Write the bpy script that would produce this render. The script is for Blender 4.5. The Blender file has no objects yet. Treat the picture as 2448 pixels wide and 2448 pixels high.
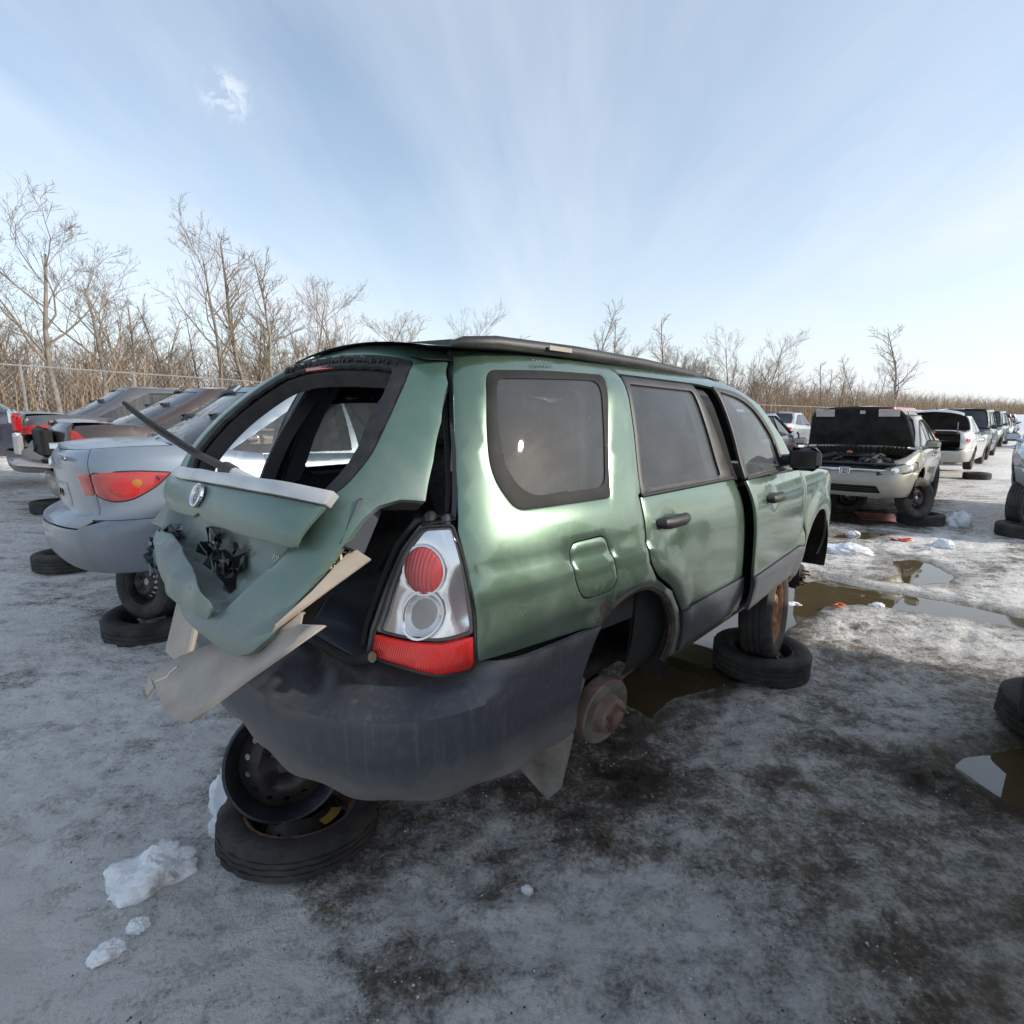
import bpy, math, random
import numpy as np
from mathutils import Vector, Matrix
from mathutils.geometry import delaunay_2d_cdt

R = math.radians
rng = random.Random(7)
scene = bpy.context.scene
col = scene.collection

# ---------------------------------------------------------------- camera, sky, sun, exposure
SUN_AZ, SUN_EL = R(-14.0), R(24.5)          # azimuth counted from +X towards +Y
cam_data = bpy.data.cameras.new('camera')
cam = bpy.data.objects.new('camera', cam_data)
col.objects.link(cam)
cam.location = (0, 0, 1.65)
cam.rotation_euler = (R(80.0), 0, 0)
cam_data.sensor_width = 36.0
cam_data.lens = 36.0 * 1270.0 / 2448.0
cam_data.clip_start = 0.05
cam_data.clip_end = 3000
scene.camera = cam

sun_data = bpy.data.lights.new('sun', 'SUN')
sun_data.energy = 2.8
sun_data.angle = R(2.2)
sun_data.color = (1.0, 0.93, 0.82)
sun = bpy.data.objects.new('sun', sun_data)
col.objects.link(sun)
sdir = Vector((math.cos(SUN_AZ) * math.cos(SUN_EL), math.sin(SUN_AZ) * math.cos(SUN_EL), math.sin(SUN_EL)))
sun.rotation_euler = sdir.to_track_quat('Z', 'Y').to_euler()
sun.location = sdir * 60

vs = scene.view_settings
vs.view_transform = 'Standard'
vs.look = 'None'
vs.gamma = 1.0
vs.use_curve_mapping = False
vs.exposure = 0.68
scene.cycles.max_bounces = 8
scene.cycles.transparent_max_bounces = 12
scene.cycles.use_denoising = True


class NT:
    """small node-tree writer"""
    def __init__(self, nt):
        self.nt = nt
        nt.nodes.clear()

    def n(self, t, **kw):
        nd = self.nt.nodes.new(t)
        for k, v in kw.items():
            if k.startswith('i_'):
                nd.inputs[k[2:].replace('_', ' ')].default_value = v
            elif k.startswith('x_'):
                nd.inputs[int(k[2:])].default_value = v
            else:
                setattr(nd, k, v)
        return nd

    def l(self, a, b):
        self.nt.links.new(a, b)

    def math(self, op, a, b=None, c=None, clamp=False):
        nd = self.nt.nodes.new('ShaderNodeMath')
        nd.operation = op
        nd.use_clamp = clamp
        for i, v in enumerate((a, b, c)):
            if v is None:
                continue
            if isinstance(v, (int, float)):
                nd.inputs[i].default_value = v
            else:
                self.l(v, nd.inputs[i])
        return nd.outputs[0]

    def mix(self, f, a, b, blend='MIX'):
        nd = self.nt.nodes.new('ShaderNodeMix')
        nd.data_type = 'RGBA'
        nd.blend_type = blend
        nd.clamp_factor = True
        for i, v in ((0, f), (6, a), (7, b)):
            if isinstance(v, (int, float)):
                nd.inputs[i].default_value = v
            elif isinstance(v, tuple):
                nd.inputs[i].default_value = (*v[:3], 1)
            else:
                self.l(v, nd.inputs[i])
        return nd.outputs[2]

    def ramp(self, f, stops):
        nd = self.nt.nodes.new('ShaderNodeValToRGB')
        e = nd.color_ramp.elements
        while len(e) < len(stops):
            e.new(0.5)
        for i, (p, c) in enumerate(stops):
            e[i].position = p
            e[i].color = (c, c, c, 1) if isinstance(c, (int, float)) else (*c[:3], 1)
        self.l(f, nd.inputs[0])
        return nd.outputs[0]

    def noise(self, vec, scale, detail=4, rough=0.55, dist=0.0):
        nd = self.nt.nodes.new('ShaderNodeTexNoise')
        nd.inputs['Scale'].default_value = scale
        nd.inputs['Detail'].default_value = detail
        nd.inputs['Roughness'].default_value = rough
        nd.inputs['Distortion'].default_value = dist
        if vec is not None:
            self.l(vec, nd.inputs['Vector'])
        return nd.outputs[0]

    def maprange(self, v, a, b, c=0.0, d=1.0):
        nd = self.nt.nodes.new('ShaderNodeMapRange')
        nd.clamp = True
        self.l(v, nd.inputs[0])
        for i, x in enumerate((a, b, c, d)):
            nd.inputs[i + 1].default_value = x
        return nd.outputs[0]


world = bpy.data.worlds.new('World')
scene.world = world
world.use_nodes = True
w = NT(world.node_tree)
sky = w.n('ShaderNodeTexSky', sky_type='NISHITA', sun_disc=False, sun_elevation=SUN_EL,
          sun_rotation=R(90) - SUN_AZ, air_density=1.0, dust_density=1.2, ozone_density=1.6)
geo = w.n('ShaderNodeTexCoord')
sep = w.n('ShaderNodeSeparateXYZ')
w.l(geo.outputs['Generated'], sep.inputs[0])
zc = w.math('MAXIMUM', sep.outputs[2], 0.0)
den = w.math('ADD', zc, 0.11)
pxn = w.math('DIVIDE', sep.outputs[0], den)
pyn = w.math('DIVIDE', sep.outputs[1], den)
cmb = w.n('ShaderNodeCombineXYZ')
w.l(pxn, cmb.inputs[0])
w.l(pyn, cmb.inputs[1])


def sky_map(rot, sx, sy, off=(0, 0, 0)):
    m0 = w.n('ShaderNodeMapping')
    m0.inputs['Rotation'].default_value = (0, 0, rot)
    m0.inputs['Scale'].default_value = (sx, sy, 1)
    m0.inputs['Location'].default_value = off
    w.l(cmb.outputs[0], m0.inputs[0])
    return m0.outputs[0]


veil = w.noise(sky_map(R(-24), 0.75, 0.26, (3.1, .4, 0)), 1.0, 7, 0.56, 1.1)
streak = w.noise(sky_map(R(38), 1.5, 0.34, (1.3, 6.1, 0)), 1.0, 8, 0.60, 0.9)
patch = w.noise(sky_map(R(0), .42, .30, (5.2, 2.6, 0)), 1.0, 4, 0.5, 0.4)
m_veil = w.maprange(veil, 0.38, 0.70)
m_str = w.maprange(streak, 0.40, 0.68)
m_patch = w.maprange(patch, 0.36, 0.62)
hz = w.maprange(sep.outputs[2], 0.0, 0.42, 1.0, 0.0)
hz2 = w.math('MULTIPLY', w.math('POWER', hz, 1.7), 0.66)
cl = w.math('ADD', w.math('MULTIPLY', m_veil, 0.42), w.math('MULTIPLY', w.math('MULTIPLY', m_str, m_patch), 0.40))
cl = w.math('ADD', cl, hz2)
# one small bright cloud tuft
tuft = w.n('ShaderNodeVectorMath', operation='DISTANCE')
w.l(geo.outputs['Generated'], tuft.inputs[0])
tuft.inputs[1].default_value = (-.3907, .8128, .4321)
tn_ = w.noise(geo.outputs['Generated'], 46, 6, .62, .6)
tm_ = w.math('MULTIPLY', w.maprange(tuft.outputs['Value'], .004, .038, 1, 0), w.maprange(tn_, .44, .60))
cl = w.math('ADD', cl, w.math('MULTIPLY', tm_, .9))
cl = w.math('ADD', cl, 0.20, clamp=True)
cloud_col = w.mix(hz, (4.45, 4.85, 5.45), (4.7, 4.95, 5.35))
skyc = w.mix(1.0, sky.outputs[0], (1.26, 1.22, 1.12), 'MULTIPLY')
final = w.mix(w.math('MULTIPLY', cl, 0.86), skyc, cloud_col)
bg = w.n('ShaderNodeBackground')
bg.inputs['Strength'].default_value = 0.125
w.l(final, bg.inputs['Color'])
out = w.n('ShaderNodeOutputWorld')
w.l(bg.outputs[0], out.inputs['Surface'])


# ---------------------------------------------------------------- materials
def srgb(*c):
    if len(c) == 1:
        c = c[0]
    return tuple(((v / 255) / 12.92 if v / 255 <= 0.04045 else ((v / 255 + 0.055) / 1.055) ** 2.4) for v in c)


M = {}


def new_mat(name):
    m = bpy.data.materials.new(name)
    m.use_nodes = True
    t = NT(m.node_tree)
    b = t.n('ShaderNodeBsdfPrincipled')
    o = t.n('ShaderNodeOutputMaterial')
    t.l(b.outputs[0], o.inputs['Surface'])
    M[name] = m
    return m, t, b, o


def plain(name, c1, c2=None, rough=0.6, metal=0.0, scale=12.0, bump=0.0, coat=0.0, rough2=None, bscale=None, detail=5, lo=.35, hi=.65, spec=.5):
    m, t, b, o = new_mat(name)
    tc = t.n('ShaderNodeTexCoord')
    nz = t.noise(tc.outputs['Object'], scale, detail, 0.6)
    f = t.maprange(nz, lo, hi)
    if c2 is None:
        c2 = tuple(min(1, v * 1.25) for v in c1)
    t.l(t.mix(f, c1, c2), b.inputs['Base Color'])
    if rough2 is None:
        b.inputs['Roughness'].default_value = rough
    else:
        t.l(t.maprange(nz, lo, hi, rough, rough2), b.inputs['Roughness'])
    b.inputs['Metallic'].default_value = metal
    b.inputs['Coat Weight'].default_value = coat
    b.inputs['Coat Roughness'].default_value = 0.06
    b.inputs['Specular IOR Level'].default_value = spec
    if bump:
        bp = t.n('ShaderNodeBump')
        bp.inputs['Strength'].default_value = bump
        bp.inputs['Distance'].default_value = 0.01
        t.l(t.noise(tc.outputs['Object'], bscale or scale * 3, 6, 0.65), bp.inputs['Height'])
        t.l(bp.outputs[0], b.inputs['Normal'])
    return m


def paint(name, color=None, metal=0.55, rough=0.3, dust=(0.25, 0.23, 0.2), zlo=0.2, zhi=0.75, damt=0.75, base_dust=0.12, coat=0.8, flake=True):
    """car paint under road dust that lies thickest near the sills; colour from the object when None"""
    m, t, b, o = new_mat(name)
    tc = t.n('ShaderNodeTexCoord')
    if color is None:
        oi = t.n('ShaderNodeObjectInfo')
        c0 = oi.outputs['Color']
    else:
        rgb = t.n('ShaderNodeRGB')
        rgb.outputs[0].default_value = (*color, 1)
        c0 = rgb.outputs[0]
    sp = t.n('ShaderNodeSeparateXYZ')
    t.l(tc.outputs['Object'], sp.inputs[0])
    n1 = t.noise(tc.outputs['Object'], 3.0, 6, 0.62, 0.4)
    n2 = t.noise(tc.outputs['Object'], 28.0, 4, 0.7)
    mp = t.n('ShaderNodeMapping')
    mp.inputs['Scale'].default_value = (22, 22, 1.4)
    t.l(tc.outputs['Object'], mp.inputs[0])
    n3 = t.noise(mp.outputs[0], 1.0, 4, 0.6)
    low = t.maprange(sp.outputs[2], zlo, zhi, 1.0, 0.0)
    d = t.math('MULTIPLY', low, t.maprange(n1, 0.25, 0.65, 0.35, 1.0))
    d = t.math('MULTIPLY', d, damt)
    d = t.math('ADD', d, t.math('MULTIPLY', t.maprange(n1, .4, .75), base_dust))
    d = t.math('MULTIPLY', d, t.maprange(t.math('ADD', n2, n3), 0.6, 1.35, 0.55, 1.25), clamp=True)
    cc = t.mix(d, c0, dust)
    t.l(cc, b.inputs['Base Color'])
    t.l(t.math('MULTIPLY', t.math('SUBTRACT', 1.0, d), metal), b.inputs['Metallic'])
    t.l(t.maprange(d, 0, 1, rough, 0.75), b.inputs['Roughness'])
    t.l(t.maprange(d, 0, .8, coat, 0.0), b.inputs['Coat Weight'])
    b.inputs['Coat Roughness'].default_value = 0.07
    bp = t.n('ShaderNodeBump')
    bp.inputs['Strength'].default_value = 0.012
    bp.inputs['Distance'].default_value = 0.003
    t.l(t.noise(tc.outputs['Object'], 5.0, 3, .5), bp.inputs['Height'])
    t.l(bp.outputs[0], b.inputs['Normal'])
    return m


def glassy(name, tint, opac, rough=0.03, haze=None):
    """tinted car glass: part see-through, part dark reflecting surface"""
    m, t, b, o = new_mat(name)
    tc = t.n('ShaderNodeTexCoord')
    nz = t.noise(tc.outputs['Object'], 5.0, 5, .6)
    b.inputs['Base Color'].default_value = (*tint, 1)
    b.inputs['Roughness'].default_value = rough
    b.inputs['Specular IOR Level'].default_value = 0.6
    tr = t.n('ShaderNodeBsdfTransparent')
    tr.inputs[0].default_value = (0.8, 0.86, 0.86, 1)
    mx = t.n('ShaderNodeMixShader')
    fr = t.n('ShaderNodeFresnel')
    fr.inputs[0].default_value = 1.5
    f = t.math('ADD', t.math('MULTIPLY', t.maprange(nz, .3, .7, .8, 1.15), opac), fr.outputs[0], clamp=True)
    t.l(f, mx.inputs[0])
    t.l(tr.outputs[0], mx.inputs[1])
    t.l(b.outputs[0], mx.inputs[2])
    t.l(mx.outputs[0], o.inputs['Surface'])
    return m


GREEN = srgb(88, 128, 98)
paint('green_paint', (0.115, 0.185, 0.135), metal=0.66, rough=0.24, dust=(.17, .175, .165), zlo=.3, zhi=.85, damt=.55, base_dust=.26, coat=1.0)
paint('green_hatch', (0.085, 0.16, 0.125), metal=0.45, rough=0.36, dust=(.215, .225, .225), zlo=.5, zhi=1.25, damt=.95, base_dust=.42, coat=.4)
paint('car_paint', None, metal=.55, rough=.32, dust=(.21, .20, .19), zlo=.25, zhi=.7, damt=.6, base_dust=.15)
paint('car_paint_dirty', None, metal=.4, rough=.36, dust=(.17, .17, .17), zlo=.25, zhi=.85, damt=.75, base_dust=.30, coat=.55)
paint('cladding', (.055, .065, .082), metal=.25, rough=.42, dust=(.19, .185, .18), zlo=.15, zhi=.5, damt=.7, base_dust=.25, coat=.2)
glassy('glass_tint', (.10, .108, .118), .46, .02)
glassy('glass_clear', (.06, .075, .075), .22, .03)
glassy('glass_far', (.02, .025, .03), .93, .05)
plain('rubber', (.012, .012, .013), (.035, .034, .033), .78, scale=9, bump=.35, bscale=60)
plain('rubber_dirty', (.014, .014, .015), (.06, .055, .05), .8, scale=6, bump=.4, bscale=50)
plain('black_plastic', (.010, .010, .011), (.028, .028, .030), .5, scale=8, bump=.15, bscale=90)
plain('black_gloss', (.008, .008, .010), (.016, .016, .018), .16, scale=8)
plain('seal', (.006, .006, .007), (.018, .018, .019), .7, scale=14, bump=.25, bscale=80)
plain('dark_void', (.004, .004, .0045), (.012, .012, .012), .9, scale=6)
plain('interior', (.018, .018, .020), (.04, .04, .042), .85, scale=9, bump=.2, bscale=120)
plain('seat_cloth', (.035, .034, .034), (.07, .068, .066), .95, scale=30, bump=.3, bscale=200)
plain('headliner', (.10, .10, .098), (.16, .155, .15), .95, scale=10)
plain('trim_beige', srgb(150, 137, 122), srgb(176, 163, 146), .6, scale=5, bump=.06, bscale=60)
plain('trim_grey', srgb(136, 130, 124), srgb(165, 156, 145), .6, scale=4, bump=.06, bscale=60)
plain('chrome', (.72, .73, .75), (.6, .61, .63), .12, metal=1.0, scale=6)
plain('silver_plastic', (.42, .42, .42), (.56, .555, .55), .42, metal=.35, scale=5, bump=.05)
plain('reflector', (.75, .76, .78), (.86, .87, .88), .16, metal=.85, scale=3)
plain('rust', (.10, .045, .022), (.22, .12, .075), .85, scale=14, bump=.5, bscale=70)
plain('rust_tan', (.15, .10, .075), (.27, .20, .155), .88, scale=11, bump=.5, bscale=60)
plain('rust_orange', (.16, .07, .03), (.32, .17, .09), .8, scale=12, bump=.4, bscale=60)
plain('steel_black', (.014, .014, .017), (.05, .04, .032), .48, metal=.2, scale=8, bump=.25, bscale=50)
plain('steel_dark_blue', (.018, .02, .03), (.045, .045, .055), .42, metal=.4, scale=6, bump=.2, bscale=40)
plain('engine', (.02, .02, .022), (.10, .10, .105), .5, metal=.4, scale=16, bump=.6, bscale=30)
plain('foam_hood', (.010, .010, .011), (.035, .034, .033), .95, scale=5, bump=.8, bscale=14)
plain('yellow_label', (.36, .20, .02), (.46, .27, .04), .6, scale=30)
plain('white_plate', (.55, .56, .57), (.68, .68, .68), .5, scale=10)
plain('orange_plastic', (.62, .09, .03), (.75, .16, .06), .5, scale=20)
plain('bark', (.105, .088, .072), (.23, .20, .168), .9, scale=3, bump=.5, bscale=22)
plain('bark_pale', (.21, .185, .155), (.36, .325, .28), .9, scale=3, bump=.4, bscale=22)
plain('twigs', (.15, .118, .09), (.26, .21, .165), .92, scale=2)
plain('twigs_tan', (.20, .145, .095), (.33, .25, .175), .92, scale=1.2)
plain('galvanised', (.22, .22, .225), (.34, .335, .33), .5, metal=.5, scale=20)
plain('frit', (.016, .0155, .016), (.028, .027, .027), .55, scale=9, spec=.12)
plain('grime', (.035, .030, .026), (.105, .080, .060), .85, scale=16, bump=.5, bscale=60)
plain('writing', (.62, .66, .62), (.7, .74, .7), .8, scale=50)
plain('writing_dark', (.06, .09, .10), (.10, .13, .14), .8, scale=50)


def lens(name, c, alpha=0.15, rough=.06, stripes=0.0, clear=False):
    m, t, b, o = new_mat(name)
    tc = t.n('ShaderNodeTexCoord')
    nz = t.noise(tc.outputs['Object'], 6, 4, .6)
    t.l(t.mix(t.maprange(nz, .3, .7), c, tuple(v * .72 for v in c)), b.inputs['Base Color'])
    b.inputs['Roughness'].default_value = rough
    b.inputs['Coat Weight'].default_value = .6
    if stripes:
        wv = t.n('ShaderNodeTexWave')
        wv.bands_direction = 'Y'
        wv.inputs['Scale'].default_value = stripes
        wv.inputs['Distortion'].default_value = .6
        t.l(tc.outputs['Object'], wv.inputs['Vector'])
        bp = t.n('ShaderNodeBump')
        bp.inputs['Strength'].default_value = .35
        bp.inputs['Distance'].default_value = .006
        t.l(wv.outputs['Fac'], bp.inputs['Height'])
        t.l(bp.outputs[0], b.inputs['Normal'])
    tr = t.n('ShaderNodeBsdfTransparent')
    tr.inputs[0].default_value = (*(tuple(min(1, v * 1.6) for v in c) if not clear else (.95, .96, .97)), 1)
    mx = t.n('ShaderNodeMixShader')
    mx.inputs[0].default_value = 1 - alpha
    t.l(tr.outputs[0], mx.inputs[1])
    t.l(b.outputs[0], mx.inputs[2])
    t.l(mx.outputs[0], o.inputs['Surface'])
    return m


lens('red_lens', (.55, .010, .012), .10, .09, 34)
lens('red_lens_smooth', (.62, .02, .018), .15, .1, 55)
lens('red_lens_dull', (.45, .045, .045), .05, .2)
lens('clear_lens', (.75, .77, .80), .92, .03, 0, True)
lens('clear_fluted', (.70, .72, .74), .72, .05, 60, True)
lens('hazed_lens', (.40, .43, .37), .06, .12, 0, True)
lens('pale_lens', (.27, .29, .25), .04, .08)
lens('amber_lens', (.55, .20, .03), .2, .1)

# snow
m, t, b, o = new_mat('snow')
tc = t.n('ShaderNodeTexCoord')
na = t.noise(tc.outputs['Object'], 4.5, 6, .62)
nb = t.noise(tc.outputs['Object'], 40, 5, .7)
t.l(t.mix(t.maprange(na, .56, .70), t.mix(t.maprange(nb, .35, .7), (.80, .83, .86), (.68, .71, .75)), (.28, .21, .15)), b.inputs['Base Color'])
b.inputs['Roughness'].default_value = .6
b.inputs['Subsurface Weight'].default_value = .25
b.inputs['Subsurface Radius'].default_value = (.03, .04, .05)
b.inputs['Subsurface Scale'].default_value = .3
bp = t.n('ShaderNodeBump')
bp.inputs['Strength'].default_value = .7
bp.inputs['Distance'].default_value = .012
t.l(nb, bp.inputs['Height'])
t.l(bp.outputs[0], b.inputs['Normal'])

# puddle water: thin muddy film with a mirror surface
m, t, b, o = new_mat('muddy_water')
tc = t.n('ShaderNodeTexCoord')
t.l(t.mix(t.maprange(t.noise(tc.outputs['Object'], 1.6, 3), .3, .7), (.075, .055, .026), (.10, .078, .042)), b.inputs['Base Color'])
b.inputs['Roughness'].default_value = .015
b.inputs['IOR'].default_value = 1.6
b.inputs['Specular IOR Level'].default_value = .75
bp = t.n('ShaderNodeBump')
bp.inputs['Strength'].default_value = .02
bp.inputs['Distance'].default_value = .01
t.l(t.noise(tc.outputs['Object'], 7, 2), bp.inputs['Height'])
t.l(bp.outputs[0], b.inputs['Normal'])


# ---------------------------------------------------------------- mesh helpers
def tag(o, label=None, cat=None, group=None, kind=None):
    if label:
        o['label'] = label
    if cat:
        o['category'] = cat
    if group:
        o['group'] = group
    if kind:
        o['kind'] = kind
    return o


def empty(name, loc=(0, 0, 0), rz=0.0):
    o = bpy.data.objects.new(name, None)
    o.empty_display_size = .2
    col.objects.link(o)
    o.location = loc
    o.rotation_euler = (0, 0, rz)
    return o


def obj(name, verts, faces, mat, parent=None, smooth=True, angle=38):
    me = bpy.data.meshes.new(name)
    me.from_pydata([tuple(map(float, v)) for v in verts], [], [tuple(map(int, f)) for f in faces])
    me.validate()
    me.update()
    if smooth and len(me.polygons):
        me.shade_smooth()
        me.set_sharp_from_angle(angle=R(angle))
    if mat is not None:
        me.materials.append(M[mat] if isinstance(mat, str) else mat)
    o = bpy.data.objects.new(name, me)
    col.objects.link(o)
    if parent is not None:
        o.parent = parent
    return o


def copy_tree(o, parent=None, color=None):
    c = o.copy()
    col.objects.link(c)
    if parent is not None:
        c.parent = parent
    if color is not None:
        c.color = color
    for ch in list(o.children):
        copy_tree(ch, c, color)
    return c


class MB:
    """collects simple shapes, then builds one mesh"""
    def __init__(self):
        self.v = []
        self.f = []

    def add(self, v, f):
        k = len(self.v)
        self.v += [tuple(map(float, p)) for p in v]
        self.f += [tuple(int(i) + k for i in q) for q in f]
        return self

    def box(self, c, s, rot=None, bev=0.0):
        hx, hy, hz = s[0] / 2, s[1] / 2, s[2] / 2
        if bev <= 0:
            P = [Vector((a * hx, b_ * hy, c_ * hz)) for c_ in (-1, 1) for b_ in (-1, 1) for a in (-1, 1)]
            F = [(0, 2, 3, 1), (4, 5, 7, 6), (0, 1, 5, 4), (2, 6, 7, 3), (0, 4, 6, 2), (1, 3, 7, 5)]
        else:
            bev = min(bev, hx * .9, hy * .9, hz * .9)
            P, F = [], []
            rings = []
            for z, ins in ((-hz, bev), (-hz + bev, 0), (hz - bev, 0), (hz, bev)):
                a, b_ = hx - ins, hy - ins
                ring = []
                for (sx, sy) in ((1, 1), (-1, 1), (-1, -1), (1, -1)):
                    if sx * sy > 0:
                        q = [(sx * a, sy * (b_ - bev)), (sx * (a - bev), sy * b_)]
                    else:
                        q = [(sx * (a - bev), sy * b_), (sx * a, sy * (b_ - bev))]
                    for p in q:
                        ring.append(len(P))
                        P.append(Vector((p[0], p[1], z)))
                rings.append(ring)
            for r0, r1 in zip(rings[:-1], rings[1:]):
                for i in range(8):
                    F.append((r0[i], r0[(i + 1) % 8], r1[(i + 1) % 8], r1[i]))
            F.append(tuple(reversed(rings[0])))
            F.append(tuple(rings[-1]))
        if rot is not None:
            P = [rot @ p for p in P]
        return self.add([p + Vector(c) for p in P], F)

    def tube(self, pts, r, n=8, cap=True):
        pts = [Vector(p) for p in pts]
        rr = r if isinstance(r, (list, tuple)) else [r] * len(pts)
        V, F = [], []
        up = None
        for i, p in enumerate(pts):
            d = (pts[min(i + 1, len(pts) - 1)] - pts[max(i - 1, 0)]).normalized()
            if up is None:
                up = Vector((0, 0, 1)) if abs(d.z) < .9 else Vector((1, 0, 0))
            a = d.cross(up)
            if a.length < 1e-6:
                a = d.cross(Vector((1, 0, 0)))
            a.normalize()
            b_ = a.cross(d).normalized()
            up = b_
            for k in range(n):
                th = 2 * math.pi * k / n
                V.append(p + (a * math.cos(th) + b_ * math.sin(th)) * rr[i])
        for i in range(len(pts) - 1):
            for k in range(n):
                F.append((i * n + k, i * n + (k + 1) % n, (i + 1) * n + (k + 1) % n, (i + 1) * n + k))
        if cap:
            F.append(tuple(range(n)))
            F.append(tuple(reversed(range((len(pts) - 1) * n, len(pts) * n))))
        return self.add(V, F)

    def lathe(self, prof, n=32, mtx=None, closed=False):
        """prof = (radius, height) pairs about local Z"""
        V, F = [], []
        m_ = len(prof)
        for k in range(n):
            th = 2 * math.pi * k / n
            for (r, h) in prof:
                p = Vector((r * math.cos(th), r * math.sin(th), h))
                V.append(mtx @ p if mtx is not None else p)
        for k in range(n):
            k2 = (k + 1) % n
            for i in range(m_ if closed else m_ - 1):
                j = (i + 1) % m_
                F.append((k * m_ + i, k2 * m_ + i, k2 * m_ + j, k * m_ + j))
        return self.add(V, F)

    def build(self, name, mat, parent=None, smooth=True, angle=38):
        return obj(name, self.v, self.f, mat, parent, smooth, angle)


def axis_mtx(loc, axis, roll=0.0):
    q = Vector(axis).normalized().to_track_quat('Z', 'Y')
    return Matrix.Translation(Vector(loc)) @ q.to_matrix().to_4x4() @ Matrix.Rotation(roll, 4, 'Z')


def inside(P, poly):
    P = np.asarray(P, float)
    poly = np.asarray(poly, float)
    x, y = P[:, 0], P[:, 1]
    r = np.zeros(len(P), bool)
    j = len(poly) - 1
    for i in range(len(poly)):
        xi, yi = poly[i]
        xj, yj = poly[j]
        c = ((yi > y) != (yj > y)) & (x < (xj - xi) * (y - yi) / ((yj - yi) if yj != yi else 1e-12) + xi)
        r ^= c
        j = i
    return r


def seg_dist(P, poly):
    P = np.asarray(P, float)
    A = np.asarray(poly, float)
    B = np.roll(A, -1, 0)
    d = np.full(len(P), 1e9)
    for a, b_ in zip(A, B):
        ab = b_ - a
        t_ = np.clip(((P - a) @ ab) / max(ab @ ab, 1e-12), 0, 1)
        d = np.minimum(d, np.linalg.norm(P - (a + t_[:, None] * ab), axis=1))
    return d


def rnd(pts, r=.03, n=4):
    """round the corners of a closed outline; a point may carry its own radius"""
    out = []
    L = len(pts)
    for i in range(L):
        p = np.array(pts[i][:2], float)
        rr = pts[i][2] if len(pts[i]) > 2 else r
        a = np.array(pts[i - 1][:2], float)
        c = np.array(pts[(i + 1) % L][:2], float)
        da, dc = np.linalg.norm(a - p), np.linalg.norm(c - p)
        q = min(rr, da * .45, dc * .45)
        if q < 1e-4:
            out.append(tuple(p))
            continue
        p0, p1 = p + (a - p) / da * q, p + (c - p) / dc * q
        for k in range(n + 1):
            t_ = k / n
            out.append(tuple((1 - t_) ** 2 * p0 + 2 * t_ * (1 - t_) * p + t_ * t_ * p1))
    return out


def resample(pts, d):
    out = []
    L = len(pts)
    for i in range(L):
        a, b_ = np.array(pts[i], float), np.array(pts[(i + 1) % L], float)
        l = np.linalg.norm(b_ - a)
        if l < 1e-5:
            continue
        k = max(1, int(math.ceil(l / d)))
        for q in range(k):
            out.append(a + (b_ - a) * q / k)
    return np.array(out)


def area2(p):
    x, y = p[:, 0], p[:, 1]
    return .5 * np.sum(x * np.roll(y, -1) - np.roll(x, -1) * y)


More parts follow.
